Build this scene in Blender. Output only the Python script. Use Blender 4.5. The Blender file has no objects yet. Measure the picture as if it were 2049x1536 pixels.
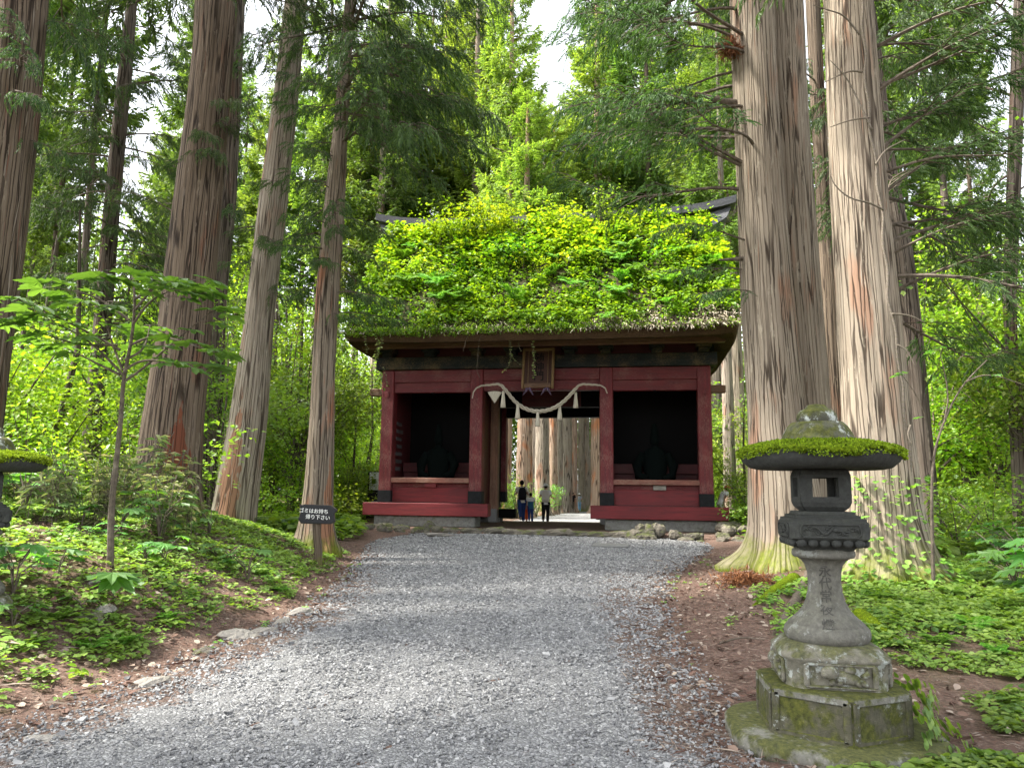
import bpy, math, random
import numpy as np
from mathutils import Matrix, Vector

SC = bpy.context.scene
COL = SC.collection
R = np.random.default_rng(7)
PI = math.pi

# ------------------------------------------------------------------ camera model
FPX, PITCH, ROLL, EYE = 1485.0, math.radians(8.31), math.radians(0.7), 1.55

def ray(px, py):
    a, b = px - 1024.5, py - 768
    c, s = math.cos(ROLL), math.sin(ROLL)
    x, y = c * a + s * b, -s * a + c * b
    u = -y / FPX
    return np.array([x / FPX, math.cos(PITCH) - u * math.sin(PITCH), math.sin(PITCH) + u * math.cos(PITCH)])

def at(px, py, d):
    r = ray(px, py); k = d / r[1]
    return np.array([r[0] * k, d, EYE + r[2] * k])

def scale_at(p):
    return FPX / (p[1] * math.cos(PITCH) + (p[2] - EYE) * math.sin(PITCH))

# ------------------------------------------------------------------ terrain
def sstep(a, b, x):
    t = np.clip((x - a) / (b - a), 0, 1); return t * t * (3 - 2 * t)

_ly = np.array([-30, 2, 4.9, 5.6, 6.9, 7.8, 9.7, 12.2, 17, 20.8, 24, 30, 36, 45, 60, 100, 160, 600])
_lx = np.array([-5.5, -3.6, -3.3, -3.0, -2.85, -2.65, -2.5, -2.55, -3.1, -3.5, -2.5, -1.0, .0, 1.3, 3.5, 9.2, 17.5, 70])
_ry = np.array([-30, 2, 4.5, 5.4, 6.5, 8.2, 10.8, 14, 18, 20, 23, 30, 36, 45, 60, 100, 160, 600])
_rx = np.array([4.5, 1.9, 1.35, 1.42, 1.5, 1.65, 2.05, 2.85, 4.4, 5.1, 5.4, 5.5, 7, 8.5, 10.8, 17, 27, 90])
def path_l(y): return np.interp(y, _ly, _lx)
def path_r(y): return np.interp(y, _ry, _rx)

def wob(x, y):
    return (np.sin(x * 1.7 + 1.3 * np.sin(y * .9)) + np.sin(y * 1.9 + 2 * np.sin(x * .7 + 1)) + .6 * np.sin(x * 3.7 + y * 2.9) + .5 * np.sin(x * 6.1 - y * 5.3 + 1)) / 3.1

def ground_z(x, y):
    x = np.asarray(x, float); y = np.asarray(y, float)
    z = np.interp(y, [-50, 6, 20, 23, 31, 55, 62, 150, 700], [0, 0, .17, .24, .29, .08, -.06, -.2, -.2])
    dl = np.clip(path_l(y) - .35 - x, 0, None); dr = np.clip(x - path_r(y) - .35, 0, None)
    kl = np.interp(y, [0, 4, 8, 15, 19, 24, 40, 80], [.6, .85, 1.2, 1.15, .5, .18, .35, .5])
    kr = np.interp(y, [0, 4, 7, 10, 14, 18, 22, 40, 80], [.05, .05, .14, .3, .34, .22, .12, .3, .5])
    z = z + kl * (1 - np.exp(-(dl / 2.0) ** 1.4)) + kr * (1 - np.exp(-dr / 1.2))
    z = z + .05 * wob(x, y) * np.clip((dl + dr) / 1.0, 0, 1) + .008 * wob(x * 2.1, y * 2.3)
    z = z + .012 * np.clip(dl + dr - 10, 0, 80)
    return z

def gz(x, y): return float(ground_z(x, y))

def on_ground(px, py):
    r = ray(px, py); d = 8.0
    for _ in range(40):
        k = d / r[1]; x = r[0] * k
        zt = gz(x, d)
        if r[2] > -1e-4: break
        kn = (zt - EYE) / r[2]
        d = .5 * d + .5 * kn * r[1]
    k = d / r[1]
    return np.array([r[0] * k, d, gz(r[0] * k, d)])

# ------------------------------------------------------------------ mesh building
class MB:
    def __init__(s): s.v = []; s.f = []; s.n = 0; s.uv = {}
    def add(s, V, F, m=0, uv=None):
        V = np.asarray(V, float).reshape(-1, 3)
        s.v.append(V)
        if isinstance(F, np.ndarray): s.f.append((F + s.n, m))
        else:
            by = {}
            for q in F: by.setdefault(len(q), []).append(q)
            for k, q in by.items(): s.f.append((np.array(q, int) + s.n, m))
        if uv is not None: s.uv[len(s.v) - 1] = np.asarray(uv, float)
        s.n += len(V); return s
    def box(s, c, d, m=0, rz=0, taper=1.0, bev=0.0):
        x, y, z = np.array(d) / 2.0
        if bev > 0:
            b = bev
            prof = [(-z, b), (-z + b, 0), (z - b, 0), (z, b)]
            V = []
            for (h, ins) in prof:
                X, Y = x - ins, y - ins
                bb = b if ins == 0 else b * .4
                V += [(-X + bb, -Y, h), (X - bb, -Y, h), (X, -Y + bb, h), (X, Y - bb, h), (X - bb, Y, h), (-X + bb, Y, h), (-X, Y - bb, h), (-X, -Y + bb, h)]
            F = [tuple(range(7, -1, -1)), tuple(range(24, 32))]
            for k in range(3):
                for i in range(8):
                    j = (i + 1) % 8; F.append((8 * k + i, 8 * k + j, 8 * k + 8 + j, 8 * k + 8 + i))
        else:
            V = [(-x, -y, -z), (x, -y, -z), (x, y, -z), (-x, y, -z), (-x * taper, -y * taper, z), (x * taper, -y * taper, z), (x * taper, y * taper, z), (-x * taper, y * taper, z)]
            F = [(3, 2, 1, 0), (4, 5, 6, 7), (0, 1, 5, 4), (1, 2, 6, 5), (2, 3, 7, 6), (3, 0, 4, 7)]
        V = np.array(V, float)
        if rz:
            a, b = math.cos(rz), math.sin(rz)
            V[:, :2] = V[:, :2] @ np.array([[a, b], [-b, a]])
        return s.add(V + np.array(c), F, m)
    def tube(s, P, r, n=6, m=0, caps=True, uv=False):
        P = np.asarray(P, float); k = len(P)
        r = np.broadcast_to(np.asarray(r, float), (k,))
        T = np.gradient(P, axis=0); T /= np.linalg.norm(T, axis=1)[:, None] + 1e-12
        ref = np.array([0, 0, 1.0]) if abs(T[:, 2].mean()) < .8 else np.array([1.0, 0, 0])
        A = np.cross(T, ref); A /= np.linalg.norm(A, axis=1)[:, None] + 1e-12
        B = np.cross(T, A)
        th = np.linspace(0, 2 * PI, n, endpoint=False)
        V = P[:, None] + r[:, None, None] * (np.cos(th)[None, :, None] * A[:, None] + np.sin(th)[None, :, None] * B[:, None])
        i = np.arange(k - 1)[:, None] * n; j = np.arange(n)[None]; j2 = (j + 1) % n
        F = np.stack([i + j, i + j2, i + n + j2, i + n + j], -1).reshape(-1, 4)
        s.add(V, F, m)
        if caps:
            s.f.append((np.array([list(range(n))[::-1]]) + s.n - k * n, m)); s.f.append((np.array([list(range(n))]) + s.n - n, m))
        return s
    def loft(s, rings, m=0, cap=(True, True), close=True):
        rings = [np.asarray(q, float) for q in rings]; n = len(rings[0]); k = len(rings)
        i = np.arange(k - 1)[:, None] * n; j = np.arange(n if close else n - 1)[None]; j2 = (j + 1) % n
        F = np.stack([i + j, i + j2, i + n + j2, i + n + j], -1).reshape(-1, 4)
        b = s.n; s.add(np.concatenate(rings), F, m)
        if cap[0]: s.f.append((np.array([list(range(n))[::-1]]) + b, m))
        if cap[1]: s.f.append((np.array([list(range(n))]) + b + (k - 1) * n, m))
        return s
    def build(s, name, mats, parent=None, smooth=False, loc=None):
        me = mesh_from(name, np.concatenate(s.v), s.f, mats, smooth)
        return link(name, me, parent, loc)

def mesh_from(name, V, faces, mats, smooth=False):
    me = bpy.data.meshes.new(name)
    idx, st, tot, mi = [], [], [], []; n = 0
    for F, m in faces:
        a, k = F.shape
        idx.append(F.ravel()); st.append(np.arange(a) * k + n); tot.append(np.full(a, k)); mi.append(np.full(a, m)); n += a * k
    idx = np.concatenate(idx).astype(np.int32); st = np.concatenate(st).astype(np.int32); mi = np.concatenate(mi).astype(np.int32)
    me.vertices.add(len(V)); me.vertices.foreach_set('co', np.ascontiguousarray(V, np.float32).ravel())
    me.loops.add(len(idx)); me.loops.foreach_set('vertex_index', idx)
    me.polygons.add(len(st)); me.polygons.foreach_set('loop_start', st)
    if not isinstance(mats, (list, tuple)): mats = [mats]
    for q in mats: me.materials.append(q)
    if len(mats) > 1: me.polygons.foreach_set('material_index', mi)
    me.polygons.foreach_set('use_smooth', np.full(len(st), bool(smooth)))
    me.update(calc_edges=True); me.validate()
    return me

def link(name, data, parent=None, loc=None):
    o = bpy.data.objects.new(name, data); COL.objects.link(o)
    if parent is not None: o.parent = parent
    if loc is not None: o.location = tuple(float(q) for q in loc)
    return o

def tag(o, label=None, cat=None, group=None, kind=None):
    if label: o['label'] = label
    if cat: o['category'] = cat
    if group: o['group'] = group
    if kind: o['kind'] = kind
    return o

def thing(name, label, cat, loc=(0, 0, 0), rz=0, group=None):
    o = link(name, None, None, loc); o.rotation_euler = (0, 0, rz); o.empty_display_size = .2
    return tag(o, label, cat, group)

def dup(root, loc, rz=0, sc=1.0, label=None, group=None, rx=0, ry=0):
    r = root.copy(); COL.objects.link(r); r.location = tuple(float(q) for q in loc); r.rotation_euler = (rx, ry, rz)
    r.scale = (sc, sc, sc) if np.isscalar(sc) else sc
    if label: r['label'] = label
    if group: r['group'] = group
    for ch in list(root.children):
        c = ch.copy(); COL.objects.link(c); c.parent = r
        for g in ch.children:
            d = g.copy(); COL.objects.link(d); d.parent = c
    return r

def frames(D, roll=None, up=(0, 0, 1)):
    """rotation matrices whose local X is D; local Z as near up as possible, then rolled"""
    D = D / (np.linalg.norm(D, axis=1)[:, None] + 1e-12)
    U = np.broadcast_to(np.array(up, float), D.shape)
    Y = np.cross(U, D); bad = np.linalg.norm(Y, axis=1) < 1e-4
    Y[bad] = (0, 1, 0); Y /= np.linalg.norm(Y, axis=1)[:, None]
    Z = np.cross(D, Y)
    if roll is not None:
        c, s = np.cos(roll)[:, None], np.sin(roll)[:, None]
        Y, Z = c * Y + s * Z, -s * Y + c * Z
    return np.stack([D, Y, Z], 2)          # columns

def scatter(V, F, M, T, S):
    """copies of one template: M (n,3,3), T (n,3), S (n,) or (n,3)"""
    S = np.asarray(S, float)
    if S.ndim == 1: S = S[:, None] * np.ones(3)
    W = np.einsum('nij,nvj->nvi', M, V[None] * S[:, None, :]) + T[:, None]
    n, nv = len(T), len(V)
    G = [(q[None] + (np.arange(n) * nv)[:, None, None]).reshape(-1, q.shape[1]) for q in (F if isinstance(F, list) else [F])]
    return W.reshape(-1, 3), G

def add_scatter(mb, V, F, M, T, S, m=0):
    W, G = scatter(V, F, M, T, S); b = mb.n
    mb.v.append(W); mb.n += len(W)
    for q in G: mb.f.append((q + b, m))

def rotz(a):
    a = np.asarray(a); c, s, o, i = np.cos(a), np.sin(a), np.zeros_like(a), np.ones_like(a)
    return np.stack([np.stack([c, -s, o], -1), np.stack([s, c, o], -1), np.stack([o, o, i], -1)], -2)

# ------------------------------------------------------------------ materials
class NT:
    def __init__(s, name):
        s.m = bpy.data.materials.new(name); s.m.use_nodes = True; s.t = s.m.node_tree; s.t.nodes.clear()
        s.out = s.t.nodes.new('ShaderNodeOutputMaterial')
    def __call__(s, ty, pr=None, **kw):
        n = s.t.nodes.new('ShaderNode' + ty)
        for k, v in (pr or {}).items(): setattr(n, k, v)
        for k, v in kw.items():
            i = n.inputs[int(k[1:])] if k[0] == 'i' and k[1:].isdigit() else n.inputs[k.replace('_', ' ')]
            if hasattr(v, 'is_output'): s.t.links.new(v, i)
            elif isinstance(v, (tuple, list)) and len(v) == 3 and i.type == 'RGBA': i.default_value = (*v, 1)
            else: i.default_value = v
        return n
    def ramp(s, fac, stops, interp='LINEAR'):
        n = s.t.nodes.new('ShaderNodeValToRGB'); cr = n.color_ramp; cr.interpolation = interp
        while len(cr.elements) < len(stops): cr.elements.new(.5)
        for e, (p, c) in zip(cr.elements, stops):
            e.position = p; e.color = (*c, 1) if not np.isscalar(c) else (c, c, c, 1)
        s.t.links.new(fac, n.inputs[0]); return n.outputs[0]
    def mix(s, f, a, b, mode='MIX'):
        n = s('Mix', {'data_type': 'RGBA', 'blend_type': mode})
        for k, v in ((0, f), (6, a), (7, b)):
            if hasattr(v, 'is_output'): s.t.links.new(v, n.inputs[k])
            else: n.inputs[k].default_value = (*v, 1) if isinstance(v, (tuple, list)) else v
        return n.outputs[2]
    def math(s, op, a, b=0.0, clamp=False):
        n = s('Math', {'operation': op, 'use_clamp': clamp})
        for k, v in ((0, a), (1, b)):
            if hasattr(v, 'is_output'): s.t.links.new(v, n.inputs[k])
            else: n.inputs[k].default_value = v
        return n.outputs[0]
    def noise(s, vec, scale, detail=4, rough=.6, dist=0, sc3=None):
        if sc3 is not None: vec = s('Mapping', Vector=vec, Scale=sc3).outputs[0]
        n = s('TexNoise', Vector=vec, Scale=scale, Detail=detail, Roughness=rough, Distortion=dist); return n.outputs[0]
    def obj(s): return s('TexCoord').outputs['Object']
    def pos(s): return s('NewGeometry').outputs['Position']
    def finish(s, col, rough=.8, bump=None, bstr=.3, bdist=.02, spec=.3, **kw):
        b = s('BsdfPrincipled', Base_Color=col, Roughness=rough, **kw)
        b.inputs['Specular IOR Level'].default_value = spec
        if bump is not None:
            q = s('Bump', Strength=bstr, Distance=bdist, Height=bump); s.t.links.new(q.outputs[0], b.inputs['Normal'])
        s.t.links.new(b.outputs[0], s.out.inputs[0]); return s.m

def leaf_mat(name, cols, trans=.42, tcol=(1.5, 1.6, .7), rough=.45, spec=.35, patch=.35, pscale=.6):
    """thin leaves: colour differs leaf by leaf and plant by plant; light passes through"""
    g = NT(name)
    ri = g('NewGeometry').outputs['Random Per Island']
    n = len(cols)
    c = g.ramp(ri, [((i + .5) / n, q) for i, q in enumerate(cols)])
    big = g.noise(g.pos(), pscale, 2, .5)
    c = g.mix(g.math('MULTIPLY', g.math('SUBTRACT', big, .35, True), patch * 4, True), c, cols[-1])
    oi = g('ObjectInfo').outputs['Random']
    hs = g('HueSaturation', Color=c, Value=g.math('ADD', g.math('MULTIPLY', oi, .5), .75), Hue=g.math('ADD', g.math('MULTIPLY', oi, .03), .485)).outputs[0]
    p = g('BsdfPrincipled', Base_Color=hs, Roughness=rough); p.inputs['Specular IOR Level'].default_value = spec
    tc = g.mix(1.0, hs, tcol, 'MULTIPLY')
    t = g('BsdfTranslucent', Color=tc)
    mx = g('MixShader', Fac=trans); g.t.links.new(p.outputs[0], mx.inputs[1]); g.t.links.new(t.outputs[0], mx.inputs[2])
    g.t.links.new(mx.outputs[0], g.out.inputs[0]); return g.m

def bark_mat(name, dark, mid, light, red=(.24, .085, .045), redamt=.35, moss=1.0, mossh=1.3, strip=1.0, scar=None):
    g = NT(name)
    uv = g('UVMap').outputs[0]
    sx = g('SeparateXYZ', Vector=uv); h = sx.outputs[1]
    oi = g('ObjectInfo').outputs['Random']
    off = g('CombineXYZ', X=g.math('MULTIPLY', oi, 37.0), Y=g.math('MULTIPLY', oi, 91.0)).outputs[0]
    co = g('VectorMath', {'operation': 'ADD'}, i0=uv, i1=off).outputs[0]
    fib = g.noise(co, 1.0, 6, .65, .3, sc3=(30 * strip, .9, 1))
    fine = g.noise(co, 1.0, 4, .7, 0, sc3=(120, 9, 1))
    crk = g('TexVoronoi', {'feature': 'DISTANCE_TO_EDGE'}, Vector=g('Mapping', Vector=g('VectorMath', {'operation': 'ADD'}, i0=co, i1=g('VectorMath', {'operation': 'SCALE'}, i0=g('TexNoise', Vector=co, Scale=3.0).outputs[1], Scale=.03).outputs[0]).outputs[0], Scale=(15.5 * strip, .36, 1)).outputs[0], Scale=1.0).outputs[0]
    c = g.ramp(fib, [(.24, tuple(.5 * p + .5 * q for p, q in zip(dark, mid))), (.44, mid), (.62, tuple(.5 * p + .5 * q for p, q in zip(light, mid))), (.8, light)])
    c = g.mix(g.math('MULTIPLY', fine, .5), c, mid)
    big = g.noise(co, 1.0, 3, .5, 0, sc3=(2.2, .45, 1))
    rmask = g.ramp(g.math('ADD', big, g.math('MULTIPLY', fib, .25)), [(.74 - .1 * redamt, 0.0), (.80, 1.0)])
    c = g.mix(g.math('MULTIPLY', rmask, redamt * 2, True), c, red)
    if scar:
        uc, hw, vt, sc_ = scar
        nn = g.noise(uv, 1.0, 4, .6, 0, sc3=(9, 2.2, 1))
        du = g.math('DIVIDE', g.math('ABSOLUTE', g.math('SUBTRACT', sx.outputs[0], uc)), hw)
        k = g.math('ADD', g.math('ADD', du, g.math('POWER', g.math('DIVIDE', g.math('MAXIMUM', h, 0.0), vt), 2.0)), g.math('MULTIPLY', g.math('SUBTRACT', nn, .5), 1.3))
        sm = g.ramp(k, [(.86, 1.0), (.93, 0.0)])
        c = g.mix(g.math('MULTIPLY', sm, .92), c, g.mix(fine, tuple(q * .7 for q in sc_), sc_))
    gap = g.ramp(crk, [(.0, 1.0), (.035, .85), (.072, 0.0)])
    c = g.mix(g.math('MULTIPLY', g.math('MULTIPLY', gap, .92), g.ramp(big, [(.3, .35), (.5, 1.0)])), c, (dark[0] * .35, dark[1] * .3, dark[2] * .28))
    wl = g.ramp(g.noise(co, 1.0, 5, .7, 0, sc3=(9, 1.6, 1)), [(.60, 0.0), (.65, 1.0)])
    c = g.mix(g.math('MULTIPLY', wl, .45), c, (light[0] * 1.25, light[1] * 1.28, light[2] * 1.25))
    mn = g.noise(co, 1.0, 5, .7, 0, sc3=(5, 2.5, 1))
    mm = g.math('MULTIPLY', g.ramp(g.math('ADD', g.math('DIVIDE', h, mossh), g.math('MULTIPLY', mn, 1.2)), [(.55, 1.0), (.95, 0.0)]), moss, True)
    mc = g.ramp(fine, [(.3, (.05, .07, .008)), (.6, (.16, .19, .02)), (.8, (.25, .27, .04))])
    c = g.mix(mm, c, mc)
    hgt = g.math('SUBTRACT', g.math('ADD', g.math('MULTIPLY', fib, .8), g.math('MULTIPLY', fine, .3)), g.math('MULTIPLY', gap, .9))
    return g.finish(c, .88, hgt, .65, .025, .15)
# ------------------------------------------------------------------ the palette
M = {}
M['bark_warm'] = bark_mat('bark pale warm', (.08, .062, .046), (.255, .21, .16), (.37, .32, .255), (.30, .125, .065), .24, 1.0, 1.5)
M['bark_brown'] = bark_mat('bark brown', (.03, .021, .015), (.105, .078, .055), (.21, .17, .13), (.17, .06, .03), .25, .6, .8)
M['bark_grey'] = bark_mat('bark grey', (.075, .06, .046), (.24, .20, .16), (.38, .34, .285), (.28, .13, .08), .3, .5, .5)
M['bark_red'] = bark_mat('bark reddish', (.09, .055, .038), (.34, .235, .17), (.50, .41, .33), (.42, .18, .09), .6, .3, .6)
M['bark_scar'] = bark_mat('bark brown with scar', (.03, .021, .015), (.115, .085, .06), (.22, .175, .135), (.17, .06, .03), .25, .6, .7, 1.0, (2.34, .30, 1.95, (.17, .055, .03)))
M['bark_streak'] = bark_mat('bark grey with streak', (.08, .064, .048), (.25, .21, .165), (.40, .36, .30), (.28, .13, .075), .3, .4, .5, 1.0, (1.52, .2, 3.0, (.29, .15, .095)))
M['bark_dark'] = bark_mat('bark dark', (.03, .022, .017), (.09, .072, .057), (.17, .145, .12), (.13, .055, .035), .2, .8, 1.4, .8)

M['bark_knotty'] = bark_mat('bark knotty', (.045, .034, .024), (.17, .135, .10), (.33, .285, .225), (.32, .13, .07), .4, .9, .9, 1.0, (1.38, .13, 1.9, (.34, .17, .10)))

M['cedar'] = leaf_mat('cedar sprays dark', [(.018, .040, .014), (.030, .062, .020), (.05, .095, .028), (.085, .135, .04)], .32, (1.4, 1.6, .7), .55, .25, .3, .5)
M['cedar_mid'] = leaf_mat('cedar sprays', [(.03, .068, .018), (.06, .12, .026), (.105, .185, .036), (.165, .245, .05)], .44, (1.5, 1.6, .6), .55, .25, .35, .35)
M['cedar_light'] = leaf_mat('cedar sprays light green', [(.05, .105, .022), (.105, .185, .032), (.18, .275, .044), (.27, .355, .065)], .46, (1.5, 1.5, .6), .55, .25, .4, .3)  # lighter, yellower green for the whole crown of some trees
M['broad'] = leaf_mat('broad leaves', [(.04, .095, .018), (.08, .155, .025), (.13, .22, .034), (.205, .285, .05)], .48, (1.4, 1.5, .5), .42, .35, .45, .3)
M['broad_yellow'] = leaf_mat('broad leaves yellow green', [(.07, .16, .017), (.135, .25, .022), (.215, .335, .03), (.32, .40, .048)], .48, (1.3, 1.4, .45), .42, .35, .4, .5)
M['big_leaf'] = leaf_mat('large soft leaves', [(.07, .17, .035), (.10, .22, .05), (.13, .26, .07)], .45, (1.5, 1.55, .5), .45, .4, .2, .8)
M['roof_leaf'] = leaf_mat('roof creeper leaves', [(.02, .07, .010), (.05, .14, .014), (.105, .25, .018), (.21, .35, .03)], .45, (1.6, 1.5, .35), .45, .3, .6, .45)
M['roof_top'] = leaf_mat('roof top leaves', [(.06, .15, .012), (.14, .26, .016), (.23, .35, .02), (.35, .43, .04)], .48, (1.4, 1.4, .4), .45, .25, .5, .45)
M['fern'] = leaf_mat('fern fronds', [(.06, .15, .02), (.10, .22, .028), (.17, .31, .05)], .42, (1.4, 1.5, .5), .6, .1, .2, 1)
M['ground_leaf'] = leaf_mat('ground cover leaves', [(.06, .14, .025), (.12, .24, .036), (.18, .31, .05), (.25, .37, .08)], .42, (1.4, 1.4, .5), .45, .35, .45, 1.2)
M['vine'] = leaf_mat('vine leaves', [(.22, .34, .09), (.36, .46, .18), (.5, .56, .3)], .4, (1.3, 1.3, .7), .5, .3, .1, 2)
M['sasa'] = leaf_mat('bamboo grass leaves', [(.05, .12, .02), (.09, .18, .03), (.16, .22, .06), (.34, .33, .20)], .35, (1.3, 1.3, .6), .4, .4, .3, 1.5)
M['litter'] = leaf_mat('fallen leaves and needles', [(.09, .05, .034), (.15, .085, .06), (.24, .16, .11), (.42, .36, .28)], .1, (1, 1, 1), .8, .15, .2, 2)
M['dead_needles'] = leaf_mat('dead cedar needles', [(.09, .03, .016), (.15, .05, .026), (.21, .085, .045)], .1, (1, 1, 1), .85, .1, .2, 2)

def twig_mat():
    g = NT('twig bark'); n = g.noise(g.obj(), 14, 4, .6)
    return g.finish(g.ramp(n, [(.3, (.05, .04, .03)), (.6, (.13, .105, .08)), (.8, (.22, .19, .15))]), .85, n, .4, .01, .2)
M['twig'] = twig_mat()

def soil_mat():
    g = NT('forest floor'); p = g.pos()
    a = g.noise(p, 1.1, 5, .6); b = g.noise(p, 26, 5, .7); c = g.noise(p, 5, 4, .6)
    nd = g.noise(p, 1.0, 3, .6, 1.2, sc3=(60, 18, 30))
    col = g.ramp(b, [(.3, (.06, .042, .034)), (.5, (.125, .085, .068)), (.62, (.19, .135, .108)), (.78, (.32, .26, .22))])
    col = g.mix(g.ramp(nd, [(.52, 0.0), (.66, .7)]), col, (.18, .095, .07))
    dk = g('Attribute', {'attribute_name': 'wood'}).outputs['Fac']
    moss = g.math('MULTIPLY', g.ramp(g.math('ADD', a, g.math('MULTIPLY', c, .4)), [(.62, 0.0), (.8, 1.0)]), dk)
    col = g.mix(g.math('MULTIPLY', moss, .7), col, (.07, .095, .015))
    col = g.mix(g.math('MULTIPLY', dk, .55), col, g.mix(b, (.035, .026, .016), (.10, .085, .045)))
    return g.finish(col, .95, g.math('ADD', b, g.math('MULTIPLY', nd, .5)), .8, .03, .1)
M['soil'] = soil_mat()

def gravel_mat():
    g = NT('crushed stone'); p = g.pos()
    v1 = g('TexVoronoi', Vector=p, Scale=34.0, Randomness=1.0)
    v2 = g('TexVoronoi', Vector=p, Scale=72.0)
    e1 = g('TexVoronoi', {'feature': 'DISTANCE_TO_EDGE'}, Vector=p, Scale=34.0).outputs[0]
    r = g('SeparateColor', Color=v1.outputs[1]).outputs[0]; r2 = g('SeparateColor', Color=v2.outputs[1]).outputs[1]
    st = g.ramp(r, [(.0, (.13, .13, .13)), (.4, (.22, .22, .22)), (.75, (.31, .31, .308)), (1, (.44, .44, .43))])
    st = g.mix(.4, st, g.ramp(r2, [(0, (.12, .12, .12)), (1, (.38, .38, .375))]))
    st = g.mix(g.ramp(e1, [(0, .7), (.12, 0.0)]), st, (.05, .05, .052))
    lg = g.noise(p, .7, 4, .6); md = g.noise(p, 3.3, 4, .65)
    st = g.mix(g.ramp(lg, [(.5, 0.0), (.75, .35)]), st, (.15, .15, .15))
    ed = g('Attribute', {'attribute_name': 'edge'}).outputs['Fac']
    so = g.noise(p, 24, 4, .7)
    soil = g.ramp(so, [(.3, (.065, .046, .037)), (.55, (.13, .09, .072)), (.75, (.25, .185, .15))])
    k = g.ramp(g.math('ADD', g.math('ADD', ed, g.math('MULTIPLY', md, .9)), g.math('MULTIPLY', r, .25)), [(.78, 0.0), (1.02, 1.0)])
    col = g.mix(k, st, soil)
    h = g.math('ADD', g.math('MULTIPLY', e1, 1.2), g.math('MULTIPLY', r, .35))
    return g.finish(col, .9, h, .9, .03, .2)
M['gravel'] = gravel_mat()

def pebble_mat():
    g = NT('loose stones'); ri = g('NewGeometry').outputs['Random Per Island']
    c = g.ramp(ri, [(.0, (.12, .12, .12)), (.3, (.19, .19, .19)), (.6, (.255, .255, .253)), (.85, (.34, .34, .335)), (1, (.45, .445, .43))])
    n = g.noise(g.pos(), 90, 3, .6)
    c = g.mix(g.math('MULTIPLY', n, .5), c, (.12, .12, .125))
    return g.finish(c, .85, n, .3, .004, .25)
M['pebble'] = pebble_mat()

def rock_mat(name, a, b, moss=.5):
    g = NT(name); o = g.obj(); n = g.noise(o, 9, 6, .7); m = g.noise(g.pos(), 3.2, 4, .6)
    oi = g('ObjectInfo').outputs['Random']
    c = g.ramp(n, [(.3, a), (.7, b)])
    c = g.mix(g.math('MULTIPLY', oi, .35), c, (.26, .225, .18))
    nz = g('SeparateXYZ', Vector=g('NewGeometry').outputs['Normal']).outputs[2]
    k = g.ramp(g.math('ADD', m, g.math('MULTIPLY', nz, .14)), [(.56, 0.0), (.70, 1.0)])
    c = g.mix(g.math('MULTIPLY', k, moss), c, g.ramp(n, [(.35, (.035, .048, .012)), (.7, (.11, .13, .025))]))
    return g.finish(c, .92, n, .7, .03, .15)
M['rock'] = rock_mat('field stone', (.05, .046, .038), (.15, .138, .115), .8)
M['rock_pale'] = rock_mat('pale stone', (.16, .155, .145), (.34, .32, .29), .12)
M['foundation'] = rock_mat('cut grey stone', (.10, .105, .10), (.25, .26, .25), .45)

def lantern_mat(name, base, moss, lich, mossbias=0.0):
    g = NT(name); o = g.obj(); n = g.noise(o, 26, 6, .7); m = g.noise(o, 5.5, 5, .65); l = g.noise(o, 8, 5, .75)
    fine = g.noise(o, 160, 2, .5)
    c = g.ramp(n, [(.25, tuple(q * .6 for q in base)), (.55, base), (.8, tuple(q * 1.55 for q in base))])
    c = g.mix(g.math('MULTIPLY', g.ramp(l, [(.61 - .09 * lich, 0.0), (.66 - .08 * lich, 1.0)]), lich), c, (.42, .45, .42))
    nz = g('SeparateXYZ', Vector=g('NewGeometry').outputs['Normal']).outputs[2]
    k = g.ramp(g.math('ADD', g.math('ADD', m, g.math('MULTIPLY', nz, .16)), mossbias), [(.52, 0.0), (.64, 1.0)])
    mc = g.ramp(n, [(.35, (.03, .035, .01)), (.6, (.085, .09, .018)), (.8, (.15, .15, .03))])
    c = g.mix(g.math('MULTIPLY', k, moss), c, mc)
    return g.finish(c, .9, g.math('ADD', n, g.math('MULTIPLY', fine, .5)), .55, .012, .2)
M['lan_dark'] = lantern_mat('dark lantern stone', (.045, .047, .043), .06, .05)
M['lan_mid'] = lantern_mat('grey lantern stone', (.135, .13, .11), .1, .3)
M['lan_base'] = lantern_mat('mossy base stone', (.17, .16, .125), .75, .75, .0)
M['lan_low'] = lantern_mat('mossy block stone', (.085, .08, .055), .95, .5, .06)
M['lan_slab'] = lantern_mat('slab stone', (.17, .165, .14), .9, .35, .02)
M['lan_cap'] = lantern_mat('lichen spotted cap stone', (.085, .085, .065), .95, 1.0, .055)
def moss_mat():
    g = NT('bright moss'); p = g.pos(); n = g.noise(p, 45, 5, .7); m = g.noise(p, 7, 3, .6)
    c = g.ramp(n, [(.3, (.03, .045, .004)), (.5, (.10, .15, .007)), (.7, (.20, .27, .012))])
    c = g.mix(g.ramp(m, [(.55, 0.0), (.75, .6)]), c, (.10, .11, .012))
    return g.finish(c, .95, n, 1.0, .02, .05)
M['moss'] = moss_mat()
M['moss_tuft'] = leaf_mat('moss tufts', [(.04, .06, .005), (.10, .16, .008), (.21, .29, .016)], .2, (1.4, 1.4, .4), .8, .1, .4, 6)

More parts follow.
